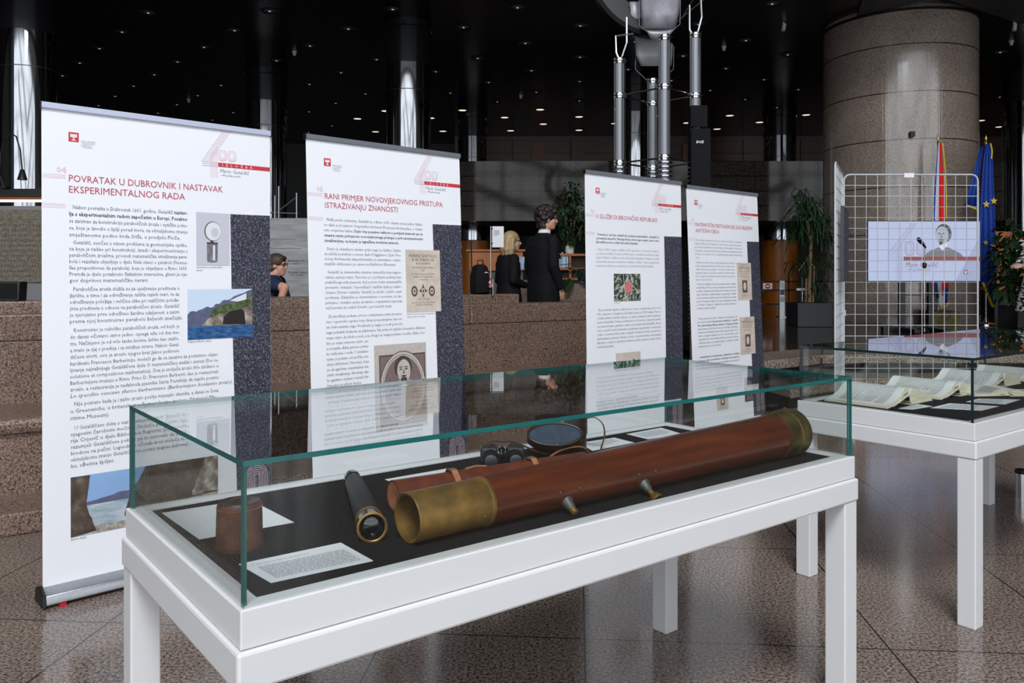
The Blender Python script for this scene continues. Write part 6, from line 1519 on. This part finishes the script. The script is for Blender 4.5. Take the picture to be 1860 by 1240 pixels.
b = MB(Matrix.Translation(HC) @ Matrix.Scale(.88, 4)); b.ball((-.016, 0, .048), (.110, .088, .096), 20, 14); b.ball((-.055, 0, -.02), (.066, .082, .08), 16, 10); b.ball((.055, 0, .085), (.05, .07, .03), 12, 8)
blend('hair', b, 'hair_brown', t, .006, 2)
b = MB(Matrix.Translation(HC) @ Matrix.Rotation(R(-4), 4, 'Z') @ Matrix.Scale(.88, 4))
for sg in (-1, 1):
    b.tube([(.098, sg * .034 + .026 * math.cos(R(q)), .008 + .018 * math.sin(R(q))) for q in range(0, 361, 24)], .0035, 6, False); b.tube([(.097, sg * .06, .012), (.0, sg * .082, .010)], .003, 6)
b.tube([(.100, -.01, .012), (.100, .01, .012)], .003, 6); b.build('glasses', 'black_plastic', t)
# chair he sits on
zs_ = .25 + sz - .47 - .12 - .01
ch = thing('office_chair', 'black office chair under the seated man in the navy shirt', 'chair', (xs - .02, YS_, .25), R(-4)); zz_ = sz - .61
MB().box(-.26, .24, -.24, .24, zz_ - .06, zz_).build('seat', 'black_plastic', ch, bevel=.02)
b = MB(); b.box(-.33, -.27, -.23, .23, zz_ + .12, zz_ + .46); b.build('backrest', 'black_plastic', ch, bevel=.02)
MB().tube([(-.3, 0, zz_ + .2), (-.3, 0, zz_ - .03), (-.1, 0, zz_ - .05)], .02, 8).build('back_arm', 'black_metal', ch, smooth=40)
MB().tube([(0, 0, .07), (0, 0, zz_ - .05)], .03, 12).build('gas_column', 'black_metal', ch, smooth=40)
for q in range(5): MB().tube([(0, 0, .10), (.28 * math.cos(R(72 * q)), .28 * math.sin(R(72 * q)), .03)], .02, 8).build('leg', 'black_metal', ch, smooth=40)

# --- person at the right edge, mostly outside the picture
YE = 12.6; xe = wx(1884, YE); k = YE / F_PX
t = thing('person', 'person at the right edge in a black and white patterned skirt, mostly cut off', 'person', (xe, YE, .5), R(180))
HC = (.04, 0, 1.58)
b = MB(); chain(b, [((0, 0, .9), .12), ((0, 0, 1.1), .11), ((0, 0, 1.28), .12), ((0, 0, 1.38), .085), ((0, 0, 1.44), .05), ((.03, 0, 1.53), .048)]); head_volumes(b, HC, 0, .93)
am = {-1: [(0, -.17, 1.37), (.1, -.2, 1.12), (.24, -.12, 1.00)], 1: [(0, .17, 1.37), (.1, .2, 1.12), (.25, .05, 1.00)]}
for sg in (-1, 1):
    a = am[sg]; chain(b, [((0, sg * .09, 1.37), .05), (a[0], .05), (a[1], .038), (a[2], .026)]); hand_volumes(b, a[2], Vector((1, -.2 * sg, -.2)), sg, .5, .9)
    chain(b, [((0, sg * .085, .88), .1), ((.01, sg * .09, .48), .056), ((-.01, sg * .09, .08), .036), ((.13, sg * .1, .025), .027)])
blend('body', b, 'skin_pale', t, .009); eyes(t, HC, 0, .93)
b = MB(); torso(b, [(.30, .02, .27, .27), (.55, .02, .22, .23), (.80, .01, .16, .19), (1.0, 0, .125, .165), (1.2, 0, .135, .18), (1.36, -.005, .10, .165), (1.42, 0, .06, .075)])
for sg in (-1, 1): a = am[sg]; chain(b, [((0, sg * .11, 1.36), .062), (a[0], .062), (a[1], .054), (Vector(a[1]).lerp(Vector(a[2]), .7), .045)])
blend('patterned_dress', b, 'patterned', t, .01, 2)
for sg in (-1, 1): b = MB(); chain(b, [((-.02, sg * .09, .04), .038), ((.15, sg * .10, .03), .028)]); b.build('shoe', 'shoe', t, smooth=60)
b = MB(Matrix.Translation(HC)); b.ball((-.02, 0, .035), (.105, .086, .094), 18, 12); b.ball((-.06, 0, -.06), (.07, .085, .12), 16, 10); blend('hair', b, 'hair_brown', t, .007, 2)

bpy.data.objects.remove(_to); bpy.data.curves.remove(_tc)
